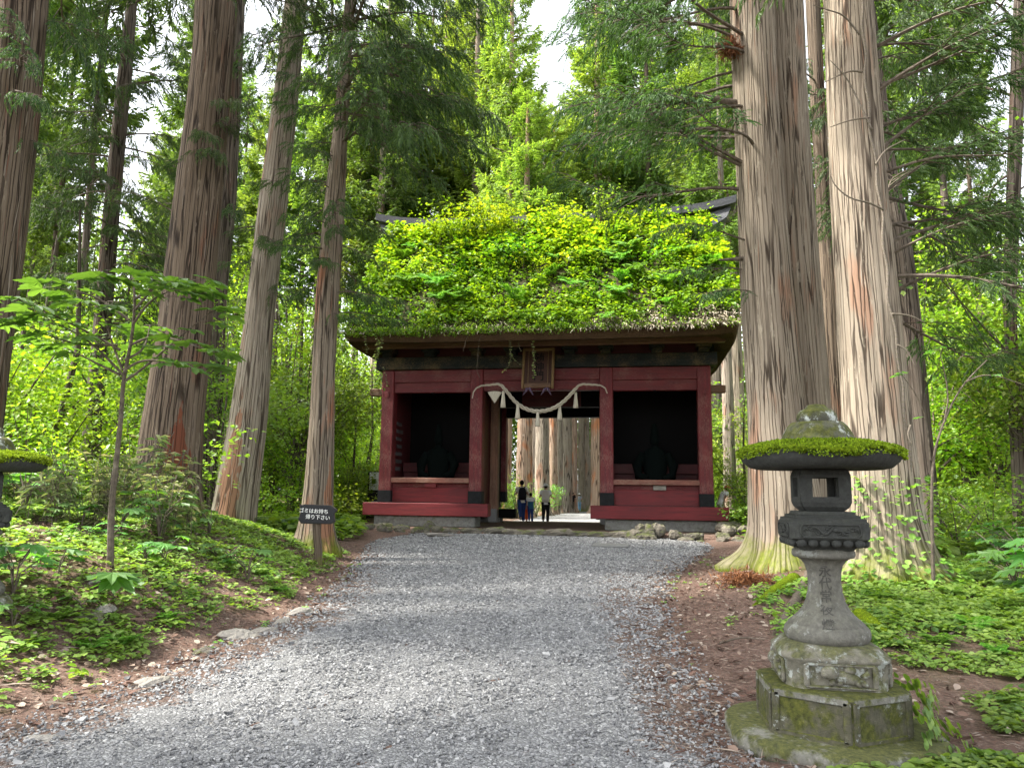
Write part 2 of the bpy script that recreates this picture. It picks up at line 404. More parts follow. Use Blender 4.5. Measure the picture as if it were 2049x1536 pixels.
def paint_mat(name, base, worn, wear=.5, stretch=(3, 3, .5)):
    g = NT(name); o = g.obj()
    n = g.noise(o, 4, 6, .7, .4, sc3=stretch); f = g.noise(o, 30, 4, .7, .2, sc3=stretch); b = g.noise(o, 1.3, 3, .5)
    c = g.mix(g.ramp(n, [(.3, 0.0), (.7, 1.0)]), tuple(q * .55 for q in base), tuple(q * 1.35 for q in base))
    k = g.ramp(g.math('ADD', g.math('MULTIPLY', f, .7), g.math('MULTIPLY', b, .5)), [(.655 - .06 * wear, 0.0), (.70, 1.0)])
    c = g.mix(g.math('MULTIPLY', k, wear), c, worn)
    return g.finish(c, g.ramp(n, [(.3, .5), (.8, .75)]), g.math('ADD', f, g.math('MULTIPLY', n, .5)), .25, .008, .35 if max(base) > .05 else .08)
M['red'] = paint_mat('worn red lacquer', (.125, .014, .017), (.26, .14, .115), .5, (3, 3, .35))
M['red_h'] = paint_mat('worn red beam', (.12, .014, .016), (.23, .115, .09), .45, (.35, 3, 3))
M['red_new'] = paint_mat('fresh red sill', (.145, .017, .02), (.18, .05, .042), .12, (.3, 3, 3))
M['red_dark'] = paint_mat('dark red boards', (.07, .011, .012), (.12, .05, .04), .2, (.4, 3, 3))  # darker red for inner walls, rails and the frieze
M['rail'] = paint_mat('faded rail', (.19, .07, .05), (.27, .17, .12), .7, (.35, 3, 3))
M['beam_dark'] = paint_mat('peeled blackish beam', (.02, .024, .024), (.15, .105, .055), .75, (.5, 2, 3))
M['wood_brown'] = paint_mat('bare brown wood', (.11, .055, .028), (.2, .13, .08), .5, (.35, 3, 3))
M['post_brown'] = paint_mat('bare brown post', (.17, .085, .05), (.27, .18, .12), .5, (3, 3, .35))
M['black_metal'] = paint_mat('black foot wrap', (.016, .017, .018), (.04, .04, .04), .2, (2, 2, 2))
M['shade_black_wood'] = paint_mat('wood with painted gloom', (.004, .0035, .0035), (.01, .007, .006), .3, (2, 2, 1))  # shade of the niches and passage put into the wood colour
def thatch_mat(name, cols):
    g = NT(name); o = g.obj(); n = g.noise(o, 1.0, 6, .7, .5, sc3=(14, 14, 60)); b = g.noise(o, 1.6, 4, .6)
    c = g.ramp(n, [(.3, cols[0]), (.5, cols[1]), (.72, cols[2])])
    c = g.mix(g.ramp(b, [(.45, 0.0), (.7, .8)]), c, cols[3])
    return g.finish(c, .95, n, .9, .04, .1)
M['thatch'] = thatch_mat('old thatch with gap shade', [(.02, .018, .010), (.05, .045, .022), (.11, .095, .055), (.03, .045, .010)])  # shade of the gaps between roof plants put into the straw colour
M['thatch_cut'] = thatch_mat('cut thatch edge', [(.03, .018, .010), (.075, .045, .024), (.14, .088, .05), (.05, .031, .018)])
M['ridge'] = paint_mat('weathered ridge boards', (.05, .052, .058), (.13, .12, .11), .5, (.4, 3, 3))
def flat_mat(name, c, rough=.7, var=.25, sc=30, bump=.2):
    g = NT(name); n = g.noise(g.obj(), sc, 4, .65)
    return g.finish(g.mix(n, tuple(q * (1 - var) for q in c), tuple(min(q * (1 + var), .95) for q in c)), rough, n, bump, .006, .25 if max(c) > .02 else .05)
M['rope'] = flat_mat('straw rope', (.50, .45, .36), .9, .3, 60, .5)
M['tassel'] = flat_mat('straw tassel', (.58, .53, .43), .9, .25, 60, .5)
M['plaque'] = flat_mat('plaque board', (.055, .025, .017), .6)
M['gold'] = flat_mat('dull gold edging', (.17, .105, .045), .5)
M['ink'] = flat_mat('black lettering', (.012, .012, .012), .5)
M['purple'] = flat_mat('dull purple brackets', (.085, .055, .09), .6)
M['sign_board'] = flat_mat('blackened sign board', (.028, .028, .03), .75, .4, 14)
M['white_paint'] = flat_mat('white lettering', (.75, .74, .70), .7, .1)
M['pole_log'] = M['bark_brown']
M['grey_ink'] = flat_mat('engraved strokes', (.062, .06, .052), .9)
M['stone_relief'] = M['lan_base']
M['concrete'] = flat_mat('grey cover slab', (.17, .17, .16), .9, .2, 20)
M['board_black'] = flat_mat('dark board frame', (.02, .018, .018), .6)
M['board_white'] = flat_mat('white notice sheet', (.72, .74, .74), .5, .05)
M['statue'] = flat_mat('shade darkened figure', (.003, .005, .0045), .95, .4, 12)  # niche gloom put into the figure's colour
M['votive'] = flat_mat('faded paper slips', (.09, .08, .08), .8, .2)
def cloth(name, c): return flat_mat(name, c, .85, .12, 40, .15)
# ------------------------------------------------------------------ ground, path
def axis(parts):
    a = [np.arange(s, e, d) for s, e, d in parts]; return np.unique(np.concatenate(a))
gx = axis([(-600, -120, 60), (-120, -40, 10), (-40, -12, 1.4), (-12, 12, .12), (12, 40, 1.4), (40, 120, 10), (120, 601, 60)])
gy = axis([(-120, -20, 20), (-20, 2, 1.5), (2, 30, .12), (30, 75, 1.0), (75, 160, 8), (160, 700, 60)])
def grid_faces(nx, ny):
    i = np.arange(ny - 1)[:, None] * nx; j = np.arange(nx - 1)[None]
    return np.stack([i + j, i + j + 1, i + nx + j + 1, i + nx + j], -1).reshape(-1, 4)
X, Y = np.meshgrid(gx, gy)
Z = ground_z(X, Y) + .018 * R.standard_normal(X.shape) * (np.abs(X) < 12) * .35
V = np.stack([X, Y, Z], -1).reshape(-1, 3)
me = mesh_from('ground', V, [(grid_faces(len(gx), len(gy)), 0)], M['soil'], True)
off = np.maximum(path_l(Y) - X, X - path_r(Y)).ravel()
a = me.attributes.new('wood', 'FLOAT', 'POINT'); a.data.foreach_set('value', np.clip((off - 1.4) / 2.5, 0, 1).astype(np.float32))
tag(link('ground', me), 'forest floor of reddish soil and needle litter under the cedars', 'ground', kind='structure')

py_ = axis([(-12, 2, .5), (2, 31, .11), (31, 70, .6), (70, 161, 6)]); nc = 58
T = np.linspace(0, 1, nc)[None]
l = path_l(py_) + .14 * wob(py_ * 0 + 3, py_ * 1.6) + .1 * wob(py_ * 0 - 7, py_ * 4.0)
r = path_r(py_) + .14 * wob(py_ * 0 + 9, py_ * 1.5) + .1 * wob(py_ * 0 - 2, py_ * 4.4)
X = l[:, None] + (r - l)[:, None] * T; Y = py_[:, None] + 0 * T
Z = ground_z(X, Y) + .016 + .01 * wob(X * 3, Y * 3) + .006 * R.standard_normal(X.shape) * (Y < 30)
Z -= .03 * (np.minimum(T, 1 - T) < .004)
V = np.stack([X, Y, Z], -1).reshape(-1, 3)
me = mesh_from('gravel_path', V, [(grid_faces(nc, len(py_)), 0)], M['gravel'], True)
dist = np.minimum(X - l[:, None], r[:, None] - X)
a = me.attributes.new('edge', 'FLOAT', 'POINT')
rw = np.where(X - l[:, None] < r[:, None] - X, .75, np.interp(Y, [5, 9, 14, 18], [.55, .9, 1.6, 1.2]))
a.data.foreach_set('value', (1 - np.clip(dist / rw, 0, 1)).ravel().astype(np.float32))
tag(link('gravel_path', me), 'grey crushed stone path leading to the red gate', 'path', kind='structure')

# loose stones lying on the near path
def pebble_template(seed):
    q = np.random.default_rng(seed)
    V = np.array([(-1, -1, -1), (1, -1, -1), (1, 1, -1), (-1, 1, -1), (-1, -1, 1), (1, -1, 1), (1, 1, 1), (-1, 1, 1)], float) * .6
    V = V + q.uniform(-.38, .38, V.shape); V *= np.array([1.15, .85, .55])
    return V, np.array([(3, 2, 1, 0), (4, 5, 6, 7), (0, 1, 5, 4), (1, 2, 6, 5), (2, 3, 7, 6), (3, 0, 4, 7)])
mb = MB()
N = 78000
yy = 3.9 + (R.random(N * 2) ** 1.5) * 19.5
xx = R.uniform(-4.5, 5.5, N * 2)
dd = np.minimum(xx - path_l(yy), path_r(yy) - xx)
keep = (dd > -.35 + .5 * R.random(N * 2) ** .7 * (1 + .6 * wob(xx * 2, yy * 2)))
xx, yy = xx[keep][:N], yy[keep][:N]
sz = .0075 + .010 * R.random(len(xx)) ** 3 + .0012 * (yy - 4)
sz *= np.where(R.random(len(xx)) < .012, 1.9, 1)
for k in range(6):
    s = slice(k, None, 6); n = len(xx[s])
    Mx = frames(R.standard_normal((n, 3)) * np.array([1, 1, .25]), R.uniform(-.5, .5, n))
    Vt, Ft = pebble_template(k)
    add_scatter(mb, Vt, Ft, Mx, np.stack([xx[s], yy[s], ground_z(xx[s], yy[s]) + .016 + sz[s] * .22], 1), sz[s])
tag(mb.build('gravel', M['pebble']), 'loose grey crushed stones scattered on the path', 'gravel', kind='stuff')

# needle litter and twigs along both path edges and on the bank
LEAF_V = np.array([(0, 0, 0), (.45, .33, .07), (1, 0, -.06), (.45, -.33, .07)]); LEAF_F = np.array([(0, 3, 2), (0, 2, 1)])
NEED_V = np.array([(0, 0, 0), (.5, .035, .03), (1, 0, 0), (.5, -.035, .03)])
LEAF6_V = np.array([(0, 0, 0), (.22, .27, .05), (.62, .30, .05), (1, 0, -.08), (.62, -.30, .05), (.22, -.27, .05), (.5, 0, -.02)])
LEAF6_F = np.array([(0, 6, 1), (1, 6, 2), (2, 6, 3), (3, 6, 4), (4, 6, 5), (5, 6, 0)])
mb = MB(); n = 15000
yy = 4 + 15 * R.random(n) ** 1.4; side = R.random(n) < .5
xx = np.where(side, path_l(yy) + .25 - 1.6 * np.abs(R.standard_normal(n)) * .9, path_r(yy) - .5 + 1.5 * np.abs(R.standard_normal(n)))
Mx = frames(np.stack([*(R.standard_normal((2, n))), .12 * R.standard_normal(n)], 1), R.uniform(-1, 1, n))
add_scatter(mb, NEED_V, LEAF_F, Mx, np.stack([xx, yy, ground_z(xx, yy) + .022], 1), R.uniform(.04, .13, n) * (1 + (R.random(n) < .03) * 2))
n = 5200
yy = 4 + 13 * R.random(n) ** 1.3; xx = np.where(R.random(n) < .6, path_l(yy) + .2 - 4 * R.random(n), path_r(yy) - .2 + 2.5 * R.random(n))
Mx = frames(np.stack([*(R.standard_normal((2, n))), .3 * R.standard_normal(n)], 1), R.uniform(-.6, .6, n))
add_scatter(mb, LEAF6_V, LEAF6_F, Mx, np.stack([xx, yy, ground_z(xx, yy) + .025], 1), R.uniform(.03, .09, n))
tag(mb.build('needle_litter', M['litter']), 'reddish needles and fallen leaves littering the path edges', 'litter', kind='stuff')

# ------------------------------------------------------------------ rocks
def rock_mesh(seed, mat, flat=.7):
    q = np.random.default_rng(seed)
    n, k = 14, 9; ph = np.linspace(-PI / 2, PI / 2, k)[1:-1]; th = np.linspace(0, 2 * PI, n, endpoint=False)
    D = [(0, 0, -1)] + [(math.cos(a) * math.cos(b), math.cos(a) * math.sin(b), math.sin(a)) for a in ph for b in th] + [(0, 0, 1)]
    D = np.array(D); r = np.ones(len(D))
    for _ in range(9):
        d = q.standard_normal(3); d /= np.linalg.norm(d); c = q.uniform(.55, .9)
        s = D @ d; r = np.minimum(r, np.where(s > 0, c / np.maximum(s, 1e-3), 9))
    V = D * r[:, None] * (1 + .06 * q.standard_normal(len(D)))[:, None] * np.array([1, .75, flat]); V[:, 2] -= V[:, 2].min() * .6
    F = [(0, 1 + (j + 1) % n, 1 + j) for j in range(n)]
    for i in range(k - 3):
        for j in range(n): F.append((1 + i * n + j, 1 + i * n + (j + 1) % n, 1 + (i + 1) * n + (j + 1) % n, 1 + (i + 1) * n + j))
    b = 1 + (k - 3) * n
    F += [(b + j, b + (j + 1) % n, b + n) for j in range(n)]
    m = MB(); m.add(V, F); return mesh_from('stone', np.concatenate(m.v), m.f, mat, False)
ROCKS = [rock_mesh(i, M['rock'], f) for i, f in enumerate((.7, .6, .85, .5, .75, .65))]
PALE = [rock_mesh(20 + i, M['rock_pale'], f) for i, f in enumerate((.45, .55, .5))]
def put_rock(me, loc, s, label, group=None, rz=None, cat='stone', name='stone'):
    o = link(name, me, None, loc); o.rotation_euler = (R.uniform(-.12, .12), R.uniform(-.12, .12), R.uniform(0, 6.28) if rz is None else rz)
    o.scale = (s, s, s) if np.isscalar(s) else s
    return tag(o, label, cat, group)
# half buried stones on the left edge of the path
EDGE = [(412, 1303, .16, 'dark half buried stone on left path edge nearest the small log sign'), (475, 1277, .24, 'broad flat pale stone in the row on left path edge'), (528, 1264, .17, 'small rounded pale stone touching the broad flat one'),
        (566, 1246, .16, 'narrow brown stone in the row on left path edge'), (598, 1228, .2, 'farthest low stone on left path edge'), (300, 1368, .17, 'long pale stone sunk in gravel at left path edge'), (85, 1480, .13, 'small white lump of stone in bottom left gravel'),
        (180, 1238, .2, 'brown split rock lying among ground cover on left bank'), (205, 1222, .17, 'greyer rock just behind the split one on left bank'), (190, 1190, .14, 'white weathered stone higher up among the left bank leaves')]
for i, (px, py, s, lb) in enumerate(EDGE):
    p = on_ground(px, py); put_rock(PALE[i % 3] if i not in (0, 7) else ROCKS[3], p + np.array([0, 0, -.03]), (s, s * .9, s * .7), lb, 'stones along the left path edge')

# ------------------------------------------------------------------ the gate
GX, GY, GR = .968, 25.0, -math.radians(9.5)
def G2W(u, v, z=0):
    c, s = math.cos(GR), math.sin(GR); return np.array([GX + c * u - s * v, GY + s * u + c * v, z])
gate = thing('shrine_gate', 'red wooden shrine gate with a thatched roof overgrown by plants', 'gate', (GX, GY, 0), GR)
def gpart(name, mb, mats, smooth=False, parent=None): return mb.build(name, mats, parent or gate, smooth)
PW = .44
ZS, ZT = 1.16, 5.76
mb = MB(); mb.box((0, 2.4, .18), (13.2, 8.6, .38), 0, bev=.1); gpart('earth_platform', mb, M['soil'])
for s in (-1, 1):
    mb = MB(); mb.box((s * 3.93, .3, .55), (3.55, .85, .37), 0, bev=.03); gpart('foundation_stone', mb, M['foundation'])
    mb = MB(); mb.box((s * 3.93, 5.0, .45), (3.5, .7, .2), 0, bev=.03); gpart('foundation_stone', mb, M['foundation'])
    mb = MB(); mb.box((s * 3.88, -.02, .95), (4.36, .56, .42), 0, bev=.015); gpart('sill_beam', mb, M['red_new'])
    mb = MB(); mb.box((s * 3.75, 5.0, .72), (4.3, .4, .36), 0, bev=.015); gpart('sill_beam', mb, M['shade_black_wood'])
    mb = MB(); mb.box((s * 3.93, .26, .725), (2.7, .5, .03), 0); gpart('packing_board', mb, M['shade_black_wood'])
pill = MB(); pill.box((0, 0, (ZS + ZT) / 2), (PW, PW, ZT - ZS), 0, bev=.025)
pm = mesh_from('pillar', np.concatenate(pill.v), pill.f, M['red'])
wrap = MB(); wrap.box((0, 0, ZS + .21), (PW + .03, PW + .03, .42), 0, bev=.008)
wm = mesh_from('foot_wrap', np.concatenate(wrap.v), wrap.f, M['black_metal'])
wedge = MB(); wedge.box((0, -PW / 2 - .01, 4.9), (.12, .05, .2), 0, bev=.01)
wdm = mesh_from('wedge', np.concatenate(wedge.v), wedge.f, M['red'])
UO, UI = 5.635 - PW / 2, 2.44 - PW / 2
for v in (PW / 2 + .02, 5.0):
    for u in (-UO, -UI, UI, UO):
        p = link('pillar', pm, gate, (u, v, 0)); link('foot_wrap', wm, p, (0, 0, 0))
        if v < 1 and abs(u) > 4: link('wedge', wdm, p, (0, 0, 0))
for s in (-1, 1):
    mb = MB(); mb.box((s * 2.03, 2.55, 2.9), (.30, .34, 4.6), 0, bev=.02); p = gpart('inner_post', mb, M['post_brown'])
    mb = MB(); mb.box((s * 2.05, 2.48, .7), (.34, .5, .5), 0, bev=.04); gpart('post_base', mb, M['concrete'])
    # niche: boarded back, sides, rails and apron
    um, w = s * (UO + UI) / 2, UO - UI - PW
    mb = MB(); mb.box((um, 2.75, 3.4), (UO - UI + .3, .08, 5.0), 0); gpart('niche_back', mb, M['shade_black_wood'])
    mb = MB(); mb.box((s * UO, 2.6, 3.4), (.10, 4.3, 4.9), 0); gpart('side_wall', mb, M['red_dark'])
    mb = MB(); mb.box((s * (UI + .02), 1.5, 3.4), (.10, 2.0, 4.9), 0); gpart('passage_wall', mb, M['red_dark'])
    mb = MB(); mb.box((s * (UI + .02), 3.8, 3.2), (.10, 2.0, 4.5), 0); gpart('passage_wall', mb, M['shade_black_wood'])
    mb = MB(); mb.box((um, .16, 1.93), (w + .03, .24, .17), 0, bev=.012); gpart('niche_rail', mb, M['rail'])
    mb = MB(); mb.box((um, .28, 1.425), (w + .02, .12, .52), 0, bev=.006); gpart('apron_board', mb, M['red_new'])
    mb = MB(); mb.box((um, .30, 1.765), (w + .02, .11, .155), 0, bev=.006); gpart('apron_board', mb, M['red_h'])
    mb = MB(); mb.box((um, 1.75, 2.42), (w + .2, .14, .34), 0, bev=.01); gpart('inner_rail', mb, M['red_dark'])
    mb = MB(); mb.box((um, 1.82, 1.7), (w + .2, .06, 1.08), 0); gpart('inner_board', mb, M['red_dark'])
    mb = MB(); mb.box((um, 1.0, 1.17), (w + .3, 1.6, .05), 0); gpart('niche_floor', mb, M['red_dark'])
    # tie beams over the niches
    mb = MB(); mb.box((um, .2, 5.545), (w + .01, .26, .43), 0, bev=.012); gpart('tie_beam', mb, M['red_h'])
    mb = MB(); mb.box((um, .22, 5.148), (w + .01, .24, .355), 0, bev=.012); gpart('tie_beam', mb, M['red_h'])
    mb = MB(); mb.box((um, .2, 4.955), (.09, .28, .02), 0); gpart('peg', mb, M['black_metal'])
    # carved corner brace inside the right niche top, beam nosings outside
    mb = MB(); mb.box((s * (UO + .45), .22, 5.0), (.5, .2, .26), 0, bev=.03); gpart('beam_nosing', mb, M['wood_brown'])
mb = MB(); mb.box((-.35 - 3.45, .20, 1.77), (.4, .2, .15), 0, bev=.004); gpart('patch_board', mb, M['red_new'])
mb = MB(); mb.box((3.93, .20, 1.76), (.42, .12, .17), 0, bev=.02); gpart('offering_ledge', mb, M['rock_pale'])
wc = 2 * (UI - PW / 2)
mb = MB(); mb.box((0, .2, 5.56), (wc - .01, .26, .40), 0, bev=.012); gpart('tie_beam', mb, M['red_h'])
mb = MB(); mb.box((0, .22, 5.18), (wc - .01, .24, .35), 0, bev=.012); gpart('tie_beam', mb, M['red_h'])
mb = MB(); mb.box((0, 2.6, 5.15), (4.3, .2, .9), 0); gpart('transom', mb, M['shade_black_wood'])
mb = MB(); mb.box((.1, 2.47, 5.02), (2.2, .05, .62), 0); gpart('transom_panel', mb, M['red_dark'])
mb = MB(); mb.box((0, 5.0, 5.05), (4.6, .34, .98), 0); gpart('back_lintel', mb, M['shade_black_wood'])
mb = MB(); mb.box((0, 2.6, 5.86), (11.2, 5.2, .06), 0); gpart('added_ceiling', mb, M['shade_black_wood'])  # unseen black slab added to keep sky light out of the interior
# head beam, bracket blocks and the dark red frieze under the eave
mb = MB(); mb.box((0, .18, 5.99), (11.7, .52, .44), 0, bev=.02); gpart('head_beam', mb, M['beam_dark'])
mb = MB(); mb.box((0, .34, 6.42), (11.3, .1, .42), 0); gpart('frieze_board', mb, M['red_dark'])
mb = MB(); mb.box((0, 4.9, 6.2), (11.7, .5, .9), 0); gpart('head_beam', mb, M['beam_dark'])
for s in (-1, 1):
    mb = MB(); mb.box((s * 5.55, 2.55, 6.2), (.5, 4.3, .9), 0); gpart('head_beam', mb, M['beam_dark'])
for u in (-UO, -3.9, -UI, -1.0, 1.0, UI, 3.9, UO):
    mb = MB()
    for (c, d) in (((u, .02, 6.28), (.34, .5, .16)), ((u, -.02, 6.43), (.5, .62, .13)), ((u, -.3, 6.54), (.2, 1.0, .1))): mb.box(c, d, 0, bev=.02)
    gpart('bracket', mb, M['beam_dark'])
mb = MB(); mb.box((0, -1.05, 6.42), (12.0, .22, .2), 0, bev=.02); gpart('eave_purlin', mb, M['wood_brown'])

# thatched roof
VC = 2.5
def hu(t): return 6.42 - .5 * t
def hv(t): return 4.88 * (1 - t) ** 1.04 + .28 * t
def rz_(t): return 6.58 + 5.2 * t ** .93
def roof_ring(a, b, z, up=0, jit=0, n=26, k=18):
    u = np.concatenate([np.linspace(-1, 1, n, endpoint=False), np.ones(k), np.linspace(1, -1, n, endpoint=False), -np.ones(k)])
    v = np.concatenate([-np.ones(n), np.linspace(-1, 1, k, endpoint=False), np.ones(n), np.linspace(1, -1, k, endpoint=False)])
    e = np.abs(u) ** 5 * np.abs(v) ** 5
    uu, vv = u * (1 - .03 * e), v * (1 - .05 * e)
    z = z + up * (np.abs(u) ** 4 * .6 + .4 * e) + jit * R.standard_normal(len(u))
    return np.stack([uu * a, VC + vv * b, z], 1)
mb = MB()
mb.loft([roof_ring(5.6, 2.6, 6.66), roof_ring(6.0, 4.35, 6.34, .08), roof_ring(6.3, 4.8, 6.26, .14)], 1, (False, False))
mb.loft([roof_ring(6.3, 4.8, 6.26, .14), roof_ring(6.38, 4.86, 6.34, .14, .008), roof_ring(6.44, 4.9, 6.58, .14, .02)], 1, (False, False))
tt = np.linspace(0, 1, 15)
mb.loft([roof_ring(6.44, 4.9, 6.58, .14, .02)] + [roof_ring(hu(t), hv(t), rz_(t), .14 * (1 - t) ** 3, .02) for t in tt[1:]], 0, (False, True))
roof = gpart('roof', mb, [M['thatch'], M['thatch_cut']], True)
s_ = np.linspace(-1, 1, 41)
def ridge_sweep(hw, z0, z1, L, m):
    rings = []
    for q in s_:
        u = q * L; up = .40 * abs(q) ** 5
        rings.append([(u, VC - hw, z0 + up), (u, VC + hw, z0 + up), (u, VC + hw, z1 + up), (u, VC - hw, z1 + up)])
    return MB().loft(rings, 0)
gpart('ridge_cap', ridge_sweep(.42, 11.77, 11.90, 6.9, 0), M['ridge'], False, roof)
gpart('ridge_beam', ridge_sweep(.26, 11.92, 12.12, 6.95, 0), M['ridge'], False, roof)
for s in (-1, 1):
    mb = MB(); mb.loft([[(s * 6.0, VC - 1.0, 11.1), (s * 6.0, VC + 1.0, 11.1), (s * 6.0, VC + .3, 11.85), (s * 6.0, VC - .3, 11.85)], [(s * 6.55, VC - .45, 11.6), (s * 6.55, VC + .45, 11.6), (s * 6.75, VC + .3, 12.05), (s * 6.75, VC - .3, 12.05)]])
    gpart('gable_end', mb, M['ridge'], False, roof)
# seated wooden figures, coloured near black to match the gloom of the two niches
def seated_figure():
    m = MB()
    prof = [(1.2, .62, .5), (1.45, .66, .5), (1.75, .5, .42), (2.1, .4, .34), (2.6, .47, .3), (2.95, .42, .27), (3.08, .16, .15), (3.2, .12, .13)]
    m.loft([[(a * math.cos(t), b * math.sin(t), z) for t in np.linspace(0, 2 * PI, 20, endpoint=False)] for z, a, b in prof])
    m.loft([[(a * math.cos(t), -.03 + a * 1.1 * math.sin(t), z) for t in np.linspace(0, 2 * PI, 16, endpoint=False)] for z, a in ((3.16, .1), (3.24, .16), (3.36, .185), (3.48, .17), (3.56, .13), (3.6, .15), (3.75, .12), (3.9, .07))])
    for s in (-1, 1): m.tube([(s * .44, 0, 2.85), (s * .68, -.1, 2.45), (s * .62, -.35, 2.1), (s * .3, -.5, 2.05)], [.17, .19, .15, .07], 10)
    return m
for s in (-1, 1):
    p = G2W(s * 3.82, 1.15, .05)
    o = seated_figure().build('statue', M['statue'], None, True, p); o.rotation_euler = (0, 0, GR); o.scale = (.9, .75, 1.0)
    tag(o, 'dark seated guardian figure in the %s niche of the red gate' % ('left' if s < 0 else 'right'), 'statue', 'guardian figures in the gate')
# faded paper slips pasted on the left niche side
for k in range(7):
    mb = MB(); mb.box((0, 0, 0), (.012, .55 + .1 * (k % 3), .13), 0, bev=.002)
    o = mb.build('paper_slip', M['votive']); o.location = G2W(-UO + .06, 1.25 + .08 * (k % 2), 2.35 + .27 * k); o.rotation_euler = (0, 0, GR)
    tag(o, 'faded paper slip pasted on inner side wall of the left niche', 'paper slip', 'paper slips in the left niche')

# ------------------------------------------------------------------ lettering
def text_obj(name, body, size, mat, parent, loc, rot, line=1.0, depth=.002, sx=1.0, shear=0.0):
    cu = bpy.data.curves.new(name, 'FONT'); cu.body = body; cu.size = size; cu.align_x = 'CENTER'; cu.align_y = 'CENTER'; cu.space_line = line; cu.extrude = depth; cu.shear = shear; cu.offset = size * .012
    o = bpy.data.objects.new(name, cu); COL.objects.link(o)
    dg = bpy.context.evaluated_depsgraph_get(); me = bpy.data.meshes.new_from_object(o.evaluated_get(dg))
    bpy.data.objects.remove(o); me.materials.clear(); me.materials.append(mat)
    q = link(name, me, parent, loc); q.rotation_euler = rot; q.scale = (sx, 1, 1); return q

# name plaque, leaning out over the passage
pl = thing('name_plaque', 'framed wooden name plaque with black characters over the gate passage', 'plaque', G2W(-.02, -.42, 5.70), GR)
pl.rotation_euler = (math.radians(-12), 0, GR)
mb = MB(); mb.box((0, 0, 0), (.96, .06, 1.36), 0, bev=.008); mb.build('board', M['plaque'], pl)
for (c, d, m, nm) in (((0, -.05, .65), (1.06, .1, .09), 'gold', 'frame'), ((-.5, -.05, -.03), (.085, .1, 1.46), 'gold', 'frame'), ((.5, -.05, -.03), (.085, .1, 1.46), 'gold', 'frame'), ((0, -.05, -.66), (.9, .1, .16), 'wood_brown', 'frame')):
    mb = MB(); mb.box(c, d, 0, bev=.02); mb.build(nm, M[m], pl)
for (c, d) in (((-.33, -.04, 0), (.018, .03, 1.2)), ((.33, -.04, 0), (.018, .03, 1.2)), ((0, -.04, .59), (.66, .03, .018)), ((0, -.04, -.575), (.66, .03, .018))):
    mb = MB(); mb.box(c, d); mb.build('inner_edging', M['gold'], pl)
text_obj('lettering', '随\n神\n門', .36, M['ink'], pl, (.03, -.034, .0), (PI / 2, 0, 0), .92)
for s in (-.3, .3):
    for a in (-1, 1):
        mb = MB(); mb.tube([(s, -.02, -.62), (s + a * .05, -.06, -.78), (s + a * .17, -.09, -1.0)], [.03, .055, .008], 6); mb.build('prop', M['purple'], pl)

# sacred rope with straw tassels
def smooth_curve(P, n):
    P = np.asarray(P, float)
    for _ in range(4):
        Q = [P[0]]
        for i in range(len(P) - 1): Q += [.75 * P[i] + .25 * P[i + 1], .25 * P[i] + .75 * P[i + 1]]
        Q.append(P[-1]); P = np.array(Q)
    s = np.concatenate([[0], np.cumsum(np.linalg.norm(np.diff(P, axis=0), axis=1))])
    q = np.linspace(0, s[-1], n); return np.stack([np.interp(q, s, P[:, k]) for k in range(3)], 1)
rope = thing('sacred_rope', 'thick twisted straw rope sagging across the gate passage', 'rope', G2W(0, -.2, 4.5))
rl = np.array(rope.location)
RP = [at(a, b, 24.55 - (a - 1080) * .0028) for a, b in ((945, 797), (948, 780), (962, 771), (982, 770), (1000, 767), (1012, 780), (1030, 804), (1052, 819), (1078, 824), (1104, 819), (1128, 804), (1148, 782), (1160, 768), (1178, 769), (1200, 770), (1211, 775), (1215, 787))]
C = smooth_curve(RP, 150) - rl
rad = .9 * np.interp(np.linspace(0, 1, 150), [0, .12, .21, .24, .5, .77, .8, .9, 1], [.02, .04, .05, .07, .085, .07, .05, .04, .02])
mb = MB()
Tn = np.gradient(C, axis=0); Tn /= np.linalg.norm(Tn, axis=1)[:, None]
A = np.cross(Tn, np.array([math.sin(-GR), math.cos(GR), 0])); A /= np.linalg.norm(A, axis=1)[:, None]; B = np.cross(Tn, A)
ph = np.linspace(0, 2 * PI * 10, 150)
for k in range(3):
    w = ph + k * 2 * PI / 3
    mb.tube(C + (rad * .60)[:, None] * (np.cos(w)[:, None] * A + np.sin(w)[:, None] * B), rad * .40, 8)
mb.build('strands', M['rope'], rope, True)
for (px, y0, y1) in ((1007, 782, 815), (1036, 808, 838), (1076, 824, 853), (1120, 811, 840), (1152, 784, 816)):
    p = at(px, y0, 24.55) - rl; q = at(px, y1, 24.55) - rl; h = p[2] - q[2]
    mb = MB(); mb.loft([[(a * math.cos(t) * (1 + .12 * math.sin(7 * t)), a * math.sin(t) * (1 + .12 * math.sin(7 * t)), z) for t in np.linspace(0, 2 * PI, 22, endpoint=False)] for z, a in ((0, .03), (-.06, .05), (-.09, .042), (-h * .6, .065), (-h, .085))])
    mb.build('tassel', M['tassel'], rope, True, p)
fan = thing('paper_fan', 'pale folded paper bundle tucked behind left end of the rope', 'paper fan', at(990, 795, 24.75))
mb = MB()
for i in range(9):
    a0 = -.5 + i * .11; a1 = a0 + .1
    mb.add([(0, 0, -.2), (math.sin(a0) * .5, .02 * (i % 2), -.2 + math.cos(a0) * .42), (math.sin(a1) * .5, .02 * ((i + 1) % 2), -.2 + math.cos(a1) * .42), (0, .02, -.2), (math.sin(a0) * .5, .04 + .02 * (i % 2), -.2 + math.cos(a0) * .42), (math.sin(a1) * .5, .04 + .02 * ((i + 1) % 2), -.2 + math.cos(a1) * .42)], [(0, 2, 1), (3, 4, 5), (1, 2, 5, 4), (0, 1, 4, 3), (2, 0, 3, 5)])
mb.build('folds', M['tassel'], fan)

